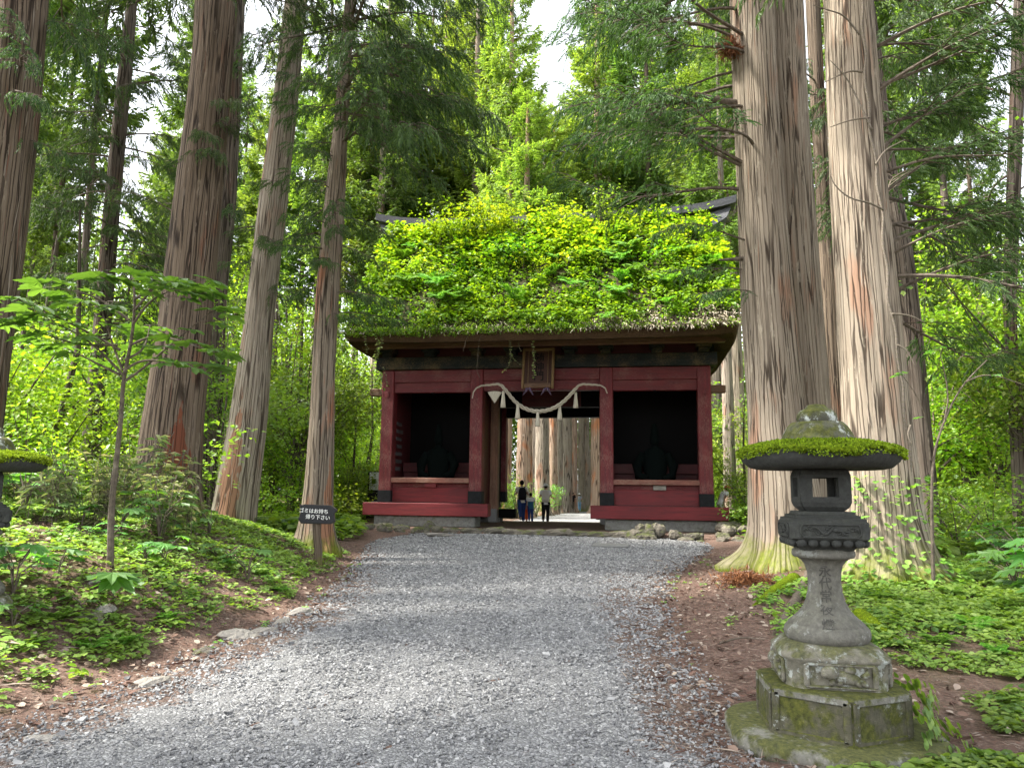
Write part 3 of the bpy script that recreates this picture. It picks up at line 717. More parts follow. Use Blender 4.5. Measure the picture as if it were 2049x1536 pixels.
# flat stones edging the platform, and the rough stones stacked at its right corner
STEP = [(590, .2), (620, .2)]
for i, (px, py, w) in enumerate([(765, 1058, .42), (805, 1060, .38), (842, 1062, .3), (872, 1058, .3), (905, 1066, .42), (948, 1060, .5), (985, 1063, .5), (1030, 1064, .55), (1072, 1066, .6), (1115, 1068, .55), (1158, 1068, .5), (1200, 1069, .5), (1243, 1070, .5), (1285, 1072, .5)]):
    p = at(px, py, np.interp(px, [760, 1300], [24.2, 22.4])); p[2] = gz(p[0], p[1]) + .03
    put_rock(ROCKS[3] if i % 3 else ROCKS[1], p, (w * .95, .3, .26), 'flat weathered edging stone in the row before the gate threshold', 'edging stones before the gate', GR + R.uniform(-.06, .06), name='edging_stone')
for i in range(34):
    px = R.uniform(1255, 1490); row = i % 3
    d = np.interp(px, [1250, 1490], [22.2, 21.4]) + .22 * row
    p = at(px, 1100, d); p[2] = gz(p[0], d) - .05 + .10 * row
    put_rock(ROCKS[i % 6], p, R.uniform(.16, .3), 'mossy rough stone in the low dry wall at right foot of the gate', 'stones of the low dry wall right of the gate', name='wall_stone')
for i in range(14):
    px = R.uniform(735, 880); d = 24.0 + R.uniform(-.5, .3)
    p = at(px, 1060, d); p[2] = gz(p[0], d) - .04
    put_rock(ROCKS[i % 6], p, R.uniform(.12, .26), 'mossy rough stone scattered below the left foundation of the gate', 'stones below the left gate foundation', name='wall_stone')
p = at(1462, 1062, 23.0); p[2] = .32; put_rock(ROCKS[0], p, (.62, .5, .5), 'large dark boulder beside right end of the gate sill', None, .3, 'boulder', 'boulder')
p = at(862, 1052, 24.0); p[2] = .26; put_rock(ROCKS[2], p, .3, 'rounded mossy boulder below the left gate foundation', None, 1.0, 'boulder', 'boulder')
p = on_ground(880, 1075); put_rock(PALE[0], p, (.5, .3, .2), 'pale slanting flat rock at gravel edge before left foundation', None, .4, 'boulder', 'boulder')
c = on_ground(1222, 1094)
mb = MB(); mb.box((0, 0, .03), (.95, 1.0, .07), 0, bev=.012)
o = mb.build('drain_cover', M['concrete'], None, False, c); o.rotation_euler = (0, 0, GR); tag(o, 'square grey concrete cover slab set in gravel before the gate', 'drain cover')

# notice board partly behind the left gate corner
p = at(748, 1000, 31.0); p[2] = gz(p[0], p[1])
nb = thing('notice_board', 'dark framed notice board with white sheet behind left gate corner', 'notice board', p, -.1)
h = at(748, 942, 31.0)[2] - p[2]
mb = MB(); mb.box((.3, 0, h - .75), (1.15, .08, 1.5), 0, bev=.01); mb.build('panel', M['board_black'], nb)
mb = MB(); mb.box((.3, -.05, h - .42), (1.0, .02, .72), 0, bev=.003); mb.build('sheet', M['board_white'], nb)
mb = MB(); mb.box((.3, -.05, h - 1.3), (1.0, .02, .12), 0, bev=.003); mb.build('sheet', M['board_white'], nb)
mb = MB(); mb.box((-.02, -.066, h - .42), (.18, .01, .2), 0); mb.build('picture', M['cedar_mid'], nb)
for x in (-.15, .75):
    mb = MB(); mb.box((x, .06, h / 2), (.07, .06, h), 0); mb.build('leg', M['board_black'], nb)

# ------------------------------------------------------------------ stone lanterns
def polyring(n, Rr, z, rot=0.0, rnd=.12, per=10):
    ang = rot + np.arange(n) * 2 * PI / n; C = Rr * np.stack([np.cos(ang), np.sin(ang)], 1); out = []
    for i in range(n):
        a, b, c = C[i - 1], C[i], C[(i + 1) % n]; p, q = b + (a - b) * rnd, b + (c - b) * rnd
        for t in np.linspace(0, 1, 5): out.append((1 - t) ** 2 * p + 2 * t * (1 - t) * b + t * t * q)
        e = c + (b - c) * rnd
        for t in np.linspace(0, 1, per)[1:-1]: out.append(q + (e - q) * t)
    out = np.array(out); return np.concatenate([out, np.full((len(out), 1), z)], 1)
def circ(r, z, n=56, wob_=0.0):
    t = np.linspace(0, 2 * PI, n, endpoint=False); rr = r * (1 + wob_ * np.sin(3 * t + 1) * .5 + wob_ * np.sin(7 * t) * .3)
    return np.stack([rr * np.cos(t), rr * np.sin(t), np.full(n, z)], 1)
def ellipsoid(mb, c, r, rz=0, n=12, k=8):
    ph = np.linspace(-PI / 2, PI / 2, k); th = np.linspace(0, 2 * PI, n, endpoint=False)
    V = np.array([(r[0] * math.cos(a) * math.cos(b), r[1] * math.cos(a) * math.sin(b), r[2] * math.sin(a)) for a in ph for b in th])
    q = np.array([[math.cos(rz), math.sin(rz)], [-math.sin(rz), math.cos(rz)]]); Vx = V.copy(); Vx[:, [0, 2]] = V[:, [0, 2]] @ q
    i = np.arange(k - 1)[:, None] * n; j = np.arange(n)[None]; j2 = (j + 1) % n
    mb.add(Vx + np.array(c), np.stack([i + j, i + j2, i + n + j2, i + n + j], -1).reshape(-1, 4))
SQ = math.sqrt(2)
SHAFT = ((.595, .23), (.60, .25), (.615, .27), (.64, .286), (.665, .288), (.69, .28), (.71, .262), (.716, .252), (.722, .255), (.745, .225), (.775, .19), (.81, .158), (.86, .132), (.92, .116), (.98, .111), (1.04, .114), (1.09, .127), (1.12, .150), (1.138, .178), (1.143, .205), (1.16, .214), (1.185, .212), (1.2, .196), (1.205, .17))
def make_lantern(loc, label, rz):
    L = thing('stone_lantern', label, 'lantern', loc, rz, 'stone lanterns beside the path')
    z0 = -.02
    # ground slab, kidney shaped like worn paving
    hexr = math.radians(-98) - rz
    mb = MB(); q = [polyring(6, .79, -.05, hexr, .3), polyring(6, .79, .055, hexr, .3), polyring(6, .76, .08, hexr, .3)]
    for w in q: w[:, 0] *= 1.02
    mb.loft(q); mb.build('ground_slab', M['lan_slab'], L, True)
    mb = MB(); mb.loft([polyring(6, .53, .075, hexr, .07), polyring(6, .52, .11, hexr, .07), polyring(6, .512, .32, hexr, .06), polyring(6, .518, .34, hexr, .06), polyring(6, .505, .356, hexr, .06), polyring(6, .44, .365, hexr, .1)])
    blk = mb.build('base_block', M['lan_low'], L)
    for k in range(6):
        a = hexr + (k + .5) * PI / 3; ap = .518 * math.cos(PI / 6)
        mb = MB()
        for (cx, cz, w, h) in ((0, .33, .47, .045), (0, .10, .47, .03), (-.225, .215, .05, .24), (.225, .215, .05, .24)):
            mb.box((cx, 0, cz), (w, .016, h), 1 if cz < .3 else 0, bev=.006)
        f = mb.build('panel_frame', [M['lan_slab'], M['lan_low']], blk); f.location = (ap * math.cos(a), ap * math.sin(a), 0); f.rotation_euler = (0, 0, a + PI / 2)
    # round shouldered drum with a carved beast in each panel
    mb = MB(); s = .335
    mb.loft([polyring(4, s * SQ * k, z, PI / 4, rn, 14) for z, k, rn in ((.355, 1.03, .28), (.37, 1.0, .28), (.52, 1.02, .28), (.532, 1.07, .28), (.552, 1.07, .28), (.575, 1.0, .3), (.60, .9, .26), (.615, .78, .32))])
    drum = mb.build('carved_drum', M['lan_base'], L, True)
    for k in range(4):
        a = -PI / 2 + k * PI / 2; mb = MB()
        for (cx, cz, w, h) in ((0, .515, .44, .02), (0, .382, .44, .018), (-.215, .45, .035, .13), (.215, .45, .035, .13)): mb.box((cx, 0, cz), (w, .025, h), 0, bev=.007)
        f = mb.build('panel_frame', M['lan_base'], drum); f.location = ((s + .006) * math.cos(a), (s + .006) * math.sin(a), 0); f.rotation_euler = (0, 0, a + PI / 2)
        mb = MB(); ellipsoid(mb, (.03, 0, .442), (.10, .035, .04), -.15); ellipsoid(mb, (-.07, -.015, .472), (.058, .045, .042)); ellipsoid(mb, (-.10, -.03, .46), (.03, .025, .02)); ellipsoid(mb, (.06, 0, .487), (.04, .03, .025))
        for (x0, x1) in ((-.05, -.065), (.0, -.015), (.09, .12), (.12, .165)): mb.tube([(x0, 0, .435), ((x0 + x1) / 2, -.01, .412), (x1, -.005, .395)], [.022, .017, .014], 7)
        mb.tube([(.13, 0, .445), (.17, -.01, .475), (.16, -.01, .5)], [.02, .018, .008], 7)
        f = mb.build('carved_beast', M['lan_base'], drum, True); f.location = ((s + .004) * math.cos(a), (s + .004) * math.sin(a), 0); f.rotation_euler = (0, 0, a + PI / 2)
    # waisted shaft
    mb = MB(); mb.loft([circ(r, z) for z, r in SHAFT])
    sh = mb.build('shaft', M['lan_mid'], L, True)
    return L, sh
def zl(py): return at(1645, py, 5.05)[2]
def finish_lantern(L, sh):
    c0 = 1.21
    mb = MB(); H = .262
    mb.loft([polyring(4, H * SQ * k, z, PI / 4, .10, 12) for z, k in ((c0 - .015, .66), (c0 + .005, .72), (c0 + .05, .93), (c0 + .062, 1.0), (c0 + .165, 1.0), (c0 + .175, .96), (c0 + .19, .96), (c0 + .195, .84), (c0 + .21, .84), (c0 + .215, .74), (c0 + .235, .70))])
    ch = mb.build('platform', M['lan_dark'], L)
    for k in range(4):
        a = -PI / 2 + k * PI / 2
        fr = MB()
        for (cx, cz, w, h) in ((0, c0 + .155, .36, .012), (0, c0 + .073, .36, .012)): fr.box((cx, 0, cz), (w, .016, h), 0, bev=.003)
        for sx in (-1, 1):
            fr.tube([(sx * .18, -.002, c0 + .155), (sx * .197, -.002, c0 + .13), (sx * .197, -.002, c0 + .098), (sx * .18, -.002, c0 + .073)], .006, 6)
        f = fr.build('panel_frame', M['lan_dark'], ch); f.location = ((H + .002) * math.cos(a), (H + .002) * math.sin(a), 0); f.rotation_euler = (0, 0, a + PI / 2)
        cv = MB(); q = np.random.default_rng(k + 3)
        for i in range(13):                       # swirling clouds around a long coiled body
            x = -.165 + i * .0275; zz = c0 + .114 + .016 * math.sin(i * 1.3 + k)
            t = np.linspace(0, 4.6, 14); rr = .017 * (1 - t / 6)
            cv.tube(np.stack([x + rr * np.cos(t + i), -.004 + 0 * t, zz + rr * np.sin(t + i)], 1), .0045, 5)
        t = np.linspace(0, 1, 40); cv.tube(np.stack([-.14 + .28 * t, -.006 + 0 * t, c0 + .114 + .022 * np.sin(t * 13)], 1), .008 * np.sin(t * PI * .9 + .25), 7)
        ellipsoid(cv, (.035, -.006, c0 + .12), (.024, .012, .014)); ellipsoid(cv, (.058, -.008, c0 + .115), (.014, .01, .008))
        f = cv.build('carved_panel', M['lan_dark'], ch, True); f.location = (H * math.cos(a), H * math.sin(a), 0); f.rotation_euler = (0, 0, a + PI / 2)
        lp = MB()
        for i in range(6):
            x = -.19 + i * .076; ellipsoid(lp, (x, .025, c0 + .035), (.036, .03, .028), 0)
        f = lp.build('petal_moulding', M['lan_dark'], ch, True); f.location = (H * math.cos(a), H * math.sin(a), 0); f.rotation_euler = (0, 0, a + PI / 2)
    # light box: four walls with a square window cut through each
    b0, b1, hb = 1.445, 1.735, .172
    mb = MB(); mb.box((0, 0, b0 + .05), (.27, .27, .05)); box = mb.build('light_box', M['lan_dark'], L)
    for k in range(4):
        a = -PI / 2 + k * PI / 2; mb = MB(); th = .045; ow, oz0, oz1 = .087, b0 + .095, b0 + .222
        n = 7; zs = [b0, b0 + .03, b0 + .06, oz0, oz1, b1 - .05, b1 - .02, b1]
        wd = [hb - .05, hb - .018, hb - .004, hb, hb, hb - .004, hb - .016, hb - .04]
        out = [hb - .045, hb - .012, hb, hb, hb, hb, hb - .012, hb - .035]
        V = []; F = []
        for z, w, o in zip(zs, wd, out):
            V += [(-w, -o, z), (-ow, -o, z), (ow, -o, z), (w, -o, z), (-w + th * .9, -o + th, z), (-ow, -o + th, z), (ow, -o + th, z), (w - th * .9, -o + th, z)]
        for i in range(n):
            p, q = 8 * i, 8 * i + 8
            for j in range(3):
                if i == 3 and j == 1: continue
                F.append((p + j, p + j + 1, q + j + 1, q + j)); F.append((p + 5 + j, p + 4 + j, q + 4 + j, q + 5 + j))
        p, q = 24, 32
        F += [(p + 1, q + 1, q + 5, p + 5), (p + 6, q + 6, q + 2, p + 2), (p + 1, p + 5, p + 6, p + 2), (q + 2, q + 6, q + 5, q + 1)]
        mb.add(V, F); f = mb.build('wall_panel', M['lan_dark'], box); f.rotation_euler = (0, 0, a + PI / 2)
    # round roof stone and its moss
    k0 = 1.725
    mb = MB(); mb.loft([circ(r, z, 72, .006) for z, r in ((k0 + .03, .10), (k0, .2), (k0, .44), (k0 + .01, .485), (k0 + .05, .535), (k0 + .085, .553), (k0 + .115, .555))], 1, (True, False)); mb.loft([circ(r, z, 72, .006) for z, r in ((k0 + .115, .555), (k0 + .125, .54), (k0 + .15, .42), (k0 + .178, .3), (k0 + .19, .262), (k0 + .24, .24), (k0 + .29, .21), (k0 + .318, .182))], 0, (False, True))
    cap = mb.build('roof_stone', [M['lan_cap'], M['lan_dark']], L, True)
    mb = MB(); n = 140; rings = []
    for i, (r, z) in enumerate(((.25, k0 + .182), (.29, k0 + .193), (.36, k0 + .182), (.43, k0 + .166), (.50, k0 + .15), (.548, k0 + .137), (.566, k0 + .118), (.566, k0 + .10), (.55, k0 + .095))):
        w = circ(r, z, n, .008); w[:, :2] *= (1 + .012 * R.standard_normal(n))[:, None]; w[:, 2] += .008 * R.standard_normal(n) * (0 if i < 1 else 1)
        if i >= 7:
            t = np.linspace(0, 2 * PI, n); w[:, 2] += .02 * (np.sin(5 * t) + np.sin(11 * t + 1)) * (i == 7) + .022 * (i == 8)
        rings.append(w)
    mb.loft(rings, 0, (False, False)); ms = mb.build('moss', M['moss'], cap, True)
    mb = MB(); n = 6500; a = R.uniform(0, 2 * PI, n); rr = np.sqrt(R.uniform(.27 ** 2, .575 ** 2, n)); z = k0 + np.interp(rr, [.25, .36, .5, .548, .576], [.19, .186, .155, .138, .115])
    low = R.random(n) < .3; rr = np.where(low, R.uniform(.553, .575, n), rr); z = np.where(low, k0 + R.uniform(.085, .125, n) + .014 * np.sin(5 * a), z)
    D = np.stack([np.cos(a) * .5 + .5 * R.standard_normal(n), np.sin(a) * .5 + .5 * R.standard_normal(n), R.uniform(.2, 1.2, n) - 1.2 * low], 1)
    add_scatter(mb, LEAF_V, LEAF_F, frames(D, R.uniform(-PI, PI, n)), np.stack([rr * np.cos(a), rr * np.sin(a), z - .004], 1), R.uniform(.010, .022, n))
    mb.build('moss_tufts', M['moss_tuft'], cap)
    mb = MB(); mb.loft([circ(r, z, 40, .015) for z, r in ((k0 + .305, .11), (k0 + .318, .134), (k0 + .345, .142), (k0 + .375, .136), (k0 + .40, .118), (k0 + .415, .085), (k0 + .428, .072), (k0 + .44, .062), (k0 + .446, .03))])
    mb.build('finial', M['lan_cap'], L, True)
LX, LY = 2.085, 5.05
L1, sh1 = make_lantern((LX, LY, gz(LX, LY) - .0), 'tall dark stone lantern with mossy round roof in right foreground', math.radians(-10))
finish_lantern(L1, sh1); L1.scale = (.925, .925, .992)
# engraved column of characters on the shaft, facing the path
chars = '永代常夜燈'; zc = np.linspace(1.055, .735, 5)
aim = math.atan2(-LY, -LX) + math.radians(10) + math.radians(3)
for ch, z in zip(chars, zc):
    sz_, sr_ = np.array(SHAFT)[8:17].T
    rr = float(np.interp(z, sz_, sr_)) + .002
    slope = math.degrees(math.atan2(float(np.interp(z - .03, sz_, sr_) - np.interp(z + .03, sz_, sr_)), .06))
    text_obj('engraved_character', ch, .085, M['grey_ink'], sh1, (rr * math.cos(aim), rr * math.sin(aim), z), (PI / 2 - math.radians(slope), 0, aim + PI / 2), 1, .0012)
p = at(85, 917, 6.85); lx2 = p[0] - .53
L2 = dup(L1, (lx2, 6.85, p[2] - 1.835), math.radians(35), (.925, .925, .992), 'mossy stone lantern cut off by left edge of the photo')
for c in list(L2.children):
    for g in list(c.children):
        if g.name.startswith('engraved'): bpy.data.objects.remove(g)
L2.name = 'stone_lantern'
# ------------------------------------------------------------------ trees
def trunk_mesh(name, C, rad, mat, zb, seed=0, nseg=64, flare=.35, lobes=6, furrow=.014, flh=.9, roots=0.0, step=.16):
    """C centres bottom to top, rad radii; furrowed bark, flared foot; UV in metres, v = height above ground"""
    q = np.random.default_rng(seed)
    C = np.asarray(C, float); rad = np.asarray(rad, float)
    L = C[-1, 2] - C[0, 2]
    zz = np.concatenate([np.arange(C[0, 2], C[0, 2] + 2.2, step * .5), np.arange(C[0, 2] + 2.2, C[-1, 2], step * (1 if L < 16 else 2)), [C[-1, 2]]])
    if L < 3: zz = np.linspace(C[0, 2], C[-1, 2], 30)
    cx = np.interp(zz, C[:, 2], C[:, 0]); cy = np.interp(zz, C[:, 2], C[:, 1]); rr = np.interp(zz, C[:, 2], rad)
    th = np.linspace(0, 2 * PI, nseg, endpoint=False)
    ks = int(L / 1.1) + 3
    prof = q.standard_normal((ks, nseg)); prof = .65 * prof + .25 * np.roll(prof, 1, 1) + .1 * np.roll(prof, -1, 1)
    for i in range(1, ks): prof[i] = .72 * prof[i - 1] + .7 * prof[i]
    lowp = np.stack([sum(q.standard_normal() / (m + .5) * np.cos(m * th + q.uniform(0, 6.28)) for m in range(2, 7)) for _ in range(ks)])
    for i in range(1, ks): lowp[i] = .8 * lowp[i - 1] + .45 * lowp[i]
    t = (zz - zz[0]) / L * (ks - 1.001); i0 = t.astype(int); f = (t - i0)[:, None]
    P = prof[i0] * (1 - f) + prof[i0 + 1] * f; Lw = lowp[i0] * (1 - f) + lowp[i0 + 1] * f
    h = zz - zb
    fl = flare * np.exp(-np.clip(h, 0, None) / (flh * .45)) ; fl2 = flare * np.exp(-np.clip(h, 0, None) / (flh * .28))
    ph = q.uniform(0, 6.28)
    lob = np.abs(np.cos(lobes * .5 * th + ph + .6 * np.sin(2 * th + ph))) ** 2.0
    rad2 = rr[:, None] * (1 + .055 * Lw + furrow * np.tanh(P) + fl[:, None] * .5 + (fl2[:, None] * (.25 + 1.5 * lob[None]) + fl[:, None] * .25 * lob[None]) * (1 + roots))
    V = np.stack([cx[:, None] + rad2 * np.cos(th), cy[:, None] + rad2 * np.sin(th), np.broadcast_to(zz[:, None], rad2.shape)], -1)
    n, k = nseg, len(zz)
    i = np.arange(k - 1)[:, None] * n; j = np.arange(n)[None]; j2 = (j + 1) % n
    F = np.stack([i + j, i + j2, i + n + j2, i + n + j], -1).reshape(-1, 4)
    me = mesh_from(name, V.reshape(-1, 3), [(F, 0)], mat, True)
    uvl = me.uv_layers.new(name='UVMap')
    r0 = float(np.median(rr))
    ua = np.broadcast_to((np.arange(n + 1) / n * 2 * PI * r0)[None], (k, n + 1)); va = np.broadcast_to(h[:, None], (k, n + 1))
    I = np.broadcast_to(np.arange(k - 1)[:, None], (k - 1, n)); J = np.broadcast_to(j, (k - 1, n))
    uv = np.stack([np.stack([ua[I, J], va[I, J]], -1), np.stack([ua[I, J + 1], va[I, J + 1]], -1), np.stack([ua[I + 1, J + 1], va[I + 1, J + 1]], -1), np.stack([ua[I + 1, J], va[I + 1, J]], -1)], 2).reshape(-1, 2)
    uvl.data.foreach_set('uv', np.ascontiguousarray(uv, np.float32).ravel())
    return me

def strip_mat(name, cols):
    g = NT(name); c = g.ramp(g('NewGeometry').outputs['Random Per Island'], [(i / (len(cols) - 1), q) for i, q in enumerate(cols)])
    f = g.noise(g.obj(), 1.0, 3, .7, 0, sc3=(60, 60, 4)); return g.finish(g.mix(g.math('MULTIPLY', f, .6), c, cols[0]), .9)
_w, _b = strip_mat('loose warm bark', [(.13, .10, .075), (.22, .18, .135), (.27, .22, .17), (.34, .29, .23), (.24, .125, .075)]), strip_mat('loose brown bark', [(.03, .022, .016), (.10, .075, .055), (.15, .115, .085), (.24, .2, .16), (.13, .05, .028)])
STRIP = {'bark pale warm': _w, 'bark grey with streak': _w, 'bark brown': _b, 'bark brown with scar': _b, 'bark knotty': _w}

# --- foliage templates
def spray_template(seed, n=15, w=.11, l0=.30, droop=.35):
    """one drooping cedar spray of unit length along +X: a fan of thin needle tufts"""
    q = np.random.default_rng(seed); P = []; D = []; S = []
    for i in range(n):
        t = .08 + .92 * (i / (n - 1)); y = 1 if i % 2 else -1
        P.append((t, 0, -droop * t * t)); a = y * q.uniform(.45, .95) * (1 - .75 * t)
        D.append((math.cos(a), math.sin(a), -.35 - .5 * t * droop + q.uniform(-.25, .2))); S.append(l0 * q.uniform(.75, 1.25) * (1.15 - .4 * t))
    V = np.array([(0, 0, 0), (.4, .5 * w / l0 * 1.2, .02), (1, 0, -.1), (.4, -.5 * w / l0 * 1.2, .02)])
    W, G = scatter(V, LEAF_F, frames(np.array(D), q.uniform(-1.3, 1.3, n)), np.array(P), np.array(S))
    return W, G[0]
SPRAYS = [spray_template(i, 17, .052, .30, d) for i, d in enumerate((.25, .4, .55))]
SPRAYS_FAR = [spray_template(10 + i, 9, .13, .40, d) for i, d in enumerate((.1, .3))]

def cedar_branch(seed, L=3.0, rise=.25, droop=-.5, nsec=22, sl=.42, gap=.13, start=.25, tipup=.25, sprays=None, secl=.3, wood_r=.035, drape=.5):
    q = np.random.default_rng(seed); sprays = sprays or SPRAYS
    need = MB(); wood = MB()
    t = np.linspace(0, 1, 14); side = q.uniform(-.12, .12)
    limb = np.stack([L * t, L * side * np.sin(t * 2.4) + .02 * L * np.sin(t * 9 + seed), L * (rise * t + droop * t ** 2 + tipup * t ** 4)], 1)
    wood.tube(limb, wood_r * L / 3 * (1.05 - t), 5, caps=False)
    T, Dr, Ln = [], [], []
    for i in range(nsec):
        ti = start + (1 - start) * (i + q.uniform(0, .8)) / nsec; ti = min(ti, .99); sgn = 1 if i % 2 else -1
        p = np.array([np.interp(ti, t, limb[:, k]) for k in range(3)]); p2 = np.array([np.interp(min(ti + .03, 1), t, limb[:, k]) for k in range(3)])
        d0 = p2 - p; d0 /= np.linalg.norm(d0) + 1e-9
        a = sgn * q.uniform(.5, 1.25) * (1 - .35 * ti); c, s = math.cos(a), math.sin(a)
        d = np.array([c * d0[0] - s * d0[1], s * d0[0] + c * d0[1], d0[2] * .5 + q.uniform(-.15, .3)]); d /= np.linalg.norm(d)
        ln = secl * L * (1.1 - .65 * ti) * q.uniform(.7, 1.25); m = max(4, int(ln / gap))
        u = np.linspace(0, 1, 6); sec = p + np.outer(u, d) * ln + np.outer(u ** 2, [0, 0, -drape * ln * q.uniform(.4, 1.1)])
        wood.tube(sec, np.linspace(.011, .004, 6) * max(L / 3, .8), 3, caps=False)
        for k in range(m):
            uk = .18 + .82 * (k + q.random()) / m
            pp = np.array([np.interp(uk, u, sec[:, c]) for c in range(3)]); tv = d + np.array([0, 0, -2 * drape * uk * .7])
            b = q.uniform(-1.0, 1.0); c, s = math.cos(b), math.sin(b)
            T.append(pp); Dr.append((c * tv[0] - s * tv[1], s * tv[0] + c * tv[1], tv[2] - .25 + q.uniform(-.3, .25))); Ln.append(sl * q.uniform(.65, 1.25))
    T, Dr, Ln = map(np.array, (T, Dr, Ln)); ro = q.uniform(-.9, .9, len(T)); pick = q.integers(0, len(sprays), len(T))
    for k, (Vs, Fs) in enumerate(sprays):
        m = pick == k
        if m.any(): add_scatter(need, Vs, Fs, frames(Dr[m], ro[m]), T[m], Ln[m])
    cat = lambda b: (np.concatenate(b.v), [f for f, _ in b.f])
    return cat(need), cat(wood)

NEAR = [cedar_branch(i, 3.0, .12, -.55, 20, .40, .15, .22, .2, drape=.55) for i in range(3)]
SPARSE = [cedar_branch(30 + i, 3.6, r_, d_, 20, .36, .18, .3, t_, secl=.27, drape=.2, wood_r=.032) for i, (r_, d_, t_) in enumerate(((.5, -.35, .05), (.1, -.45, .45), (.3, -.7, .5), (.55, -.1, -.2)))]
MIDB = [cedar_branch(60 + i, 3.0, -.12, -.05, 16, .66, .22, .2, .35, sprays=SPRAYS_FAR, secl=.34, drape=.1) for i in range(3)]

def add_branch(need, wood, tmpl, pos, az, s=1.0, tilt=0.0, roll=0.0, m=0):
    (nv, nf), (wv, wf) = tmpl
    Rm = np.array((Matrix.Rotation(az, 3, 'Z') @ Matrix.Rotation(-tilt, 3, 'Y') @ Matrix.Rotation(roll, 3, 'X')))[None]
    add_scatter(need, nv, nf, Rm, np.array([pos]), np.array([s]), m)
    if wood is not None: add_scatter(wood, wv, wf, Rm, np.array([pos]), np.array([s]))

def axis_from_px(rows, d, zb, ztop, tap=.35):
    """rows: (py, x_left, x_right) measured trunk edges, top to bottom; returns centres and radii bottom to top"""
    C, r = [], []
    for py, xl, xr in rows[::-1]:
        p = at((xl + xr) / 2, py, d); C.append(p); r.append((xr - xl) / 2 / scale_at(p))
    C, r = np.array(C), np.array(r)
    lo = C[0] + (C[1] - C[0]) * (zb - .35 - C[0, 2]) / (C[1, 2] - C[0, 2])
    if lo[2] < C[0, 2] - .05: C = np.vstack([lo, C]); r = np.concatenate([[r[0] * 1.05], r])
    k = max(len(C) - 3, 0); dv = (C[-1] - C[k]) / (C[-1, 2] - C[k, 2]); up = ztop - C[-1, 2]
    if up > .5: C = np.vstack([C, C[-1] + dv * up]); r = np.concatenate([r, [max(r[-1] * tap, .06)]])
    return C, r

def bark_strips(C, rad, mat, n, seed, z0, z1, base):
    """loose peeling strips of bark standing a little off the trunk"""
    q = np.random.default_rng(seed); z = q.uniform(z0, z1, n); th = q.uniform(0, 2 * PI, n); cx, cy, rr = (np.interp(z, C[:, 2], v) for v in (C[:, 0], C[:, 1], rad))
    N = np.stack([np.cos(th), np.sin(th), 0 * th], 1); U = np.stack([.03 * q.standard_normal(n), .03 * q.standard_normal(n), np.where(q.random(n) < .7, -1.0, 1.0)], 1); U -= N * (U * N).sum(1)[:, None]; U /= np.linalg.norm(U, axis=1)[:, None]
    V = np.array([(0, -.12, 0), (0, .12, 0), (.4, -.5, .012), (.4, .45, .016), (.8, -.3, .045), (.8, .25, .05), (1, -.05, .085)]); F = [np.array([(0, 1, 3, 2), (2, 3, 5, 4)]), np.array([(4, 5, 6)])]
    Mx = np.stack([U, np.cross(N, U), N], 2); ln = q.uniform(.15, .75, n); S = np.stack([ln, q.uniform(.008, .026, n), ln * q.uniform(.15, .7, n)], 1)
    W, G = scatter(V, F, Mx, np.stack([cx, cy, z], 1) + N * (rr * 1.015)[:, None] - base, S); m = MB(); m.v.append(W); m.f = [(g_, 0) for g_ in G]; m.n = len(W); return m

def make_tree(name, label, cat, C, rad, mat, zb, seed, group=None, crown=None, crown_mat=None, **kw):
    base = np.array([np.interp(zb, C[:, 2], C[:, 0]), np.interp(zb, C[:, 2], C[:, 1]), zb])
    t = thing(name, label, cat, base, 0, group)
    me = trunk_mesh('trunk', C - base, rad, mat, 0.0, seed, **kw); link('trunk', me, t)
    if kw.get('nseg', 0) >= 80: tag(bark_strips(C, rad, mat, 550, seed, zb + .5, min(zb + 12, C[-1, 2]), base).build('bark_strips', STRIP[mat.name], t), kind='stuff')
    if crown:
        need, wood = MB(), MB(); crown(need, wood, base)
        need.build('crown', crown_mat or M['cedar'], t); wood.build('branches', M['twig'], t)
    return t, base

def crown_on(C, z0, z1, n, tmpls, smin, smax, seed, az=None, azsp=PI, tilt=(-.1, .25), top=1.0):
    q = np.random.default_rng(seed)
    def f(need, wood, base):
        for i in range(n):
            z = z0 + (z1 - z0) * (i + q.random()) / n; k = (z - z0) / max(z1 - z0, .1)
            a = q.uniform(0, 2 * PI) if az is None else az + q.uniform(-azsp, azsp)
            p = np.array([np.interp(z, C[:, 2], C[:, 0]), np.interp(z, C[:, 2], C[:, 1]), z]) - base
            s = q.uniform(smin, smax) * (1 + (top - 1) * k)
            add_branch(need, wood, tmpls[q.integers(0, len(tmpls))], p, a, s, q.uniform(*tilt), q.uniform(-.3, .3))
    return f
def many(*fs):
    def f(n, w, b):
        for q in fs: q(n, w, b)
    return f

def tree_px(name, label, mat, rows, d, seed, ztop=18, group=None, crown=None, cmat=None, cat='tree', **kw):
    x = at((rows[-1][1] + rows[-1][2]) / 2, rows[-1][0], d); zb = gz(x[0], d)
    C, r = axis_from_px(rows, d, zb, ztop)
    cr = crown(C) if crown else None
    return make_tree(name, label, cat, C, r, mat, zb, seed, group, cr, cmat, **kw)

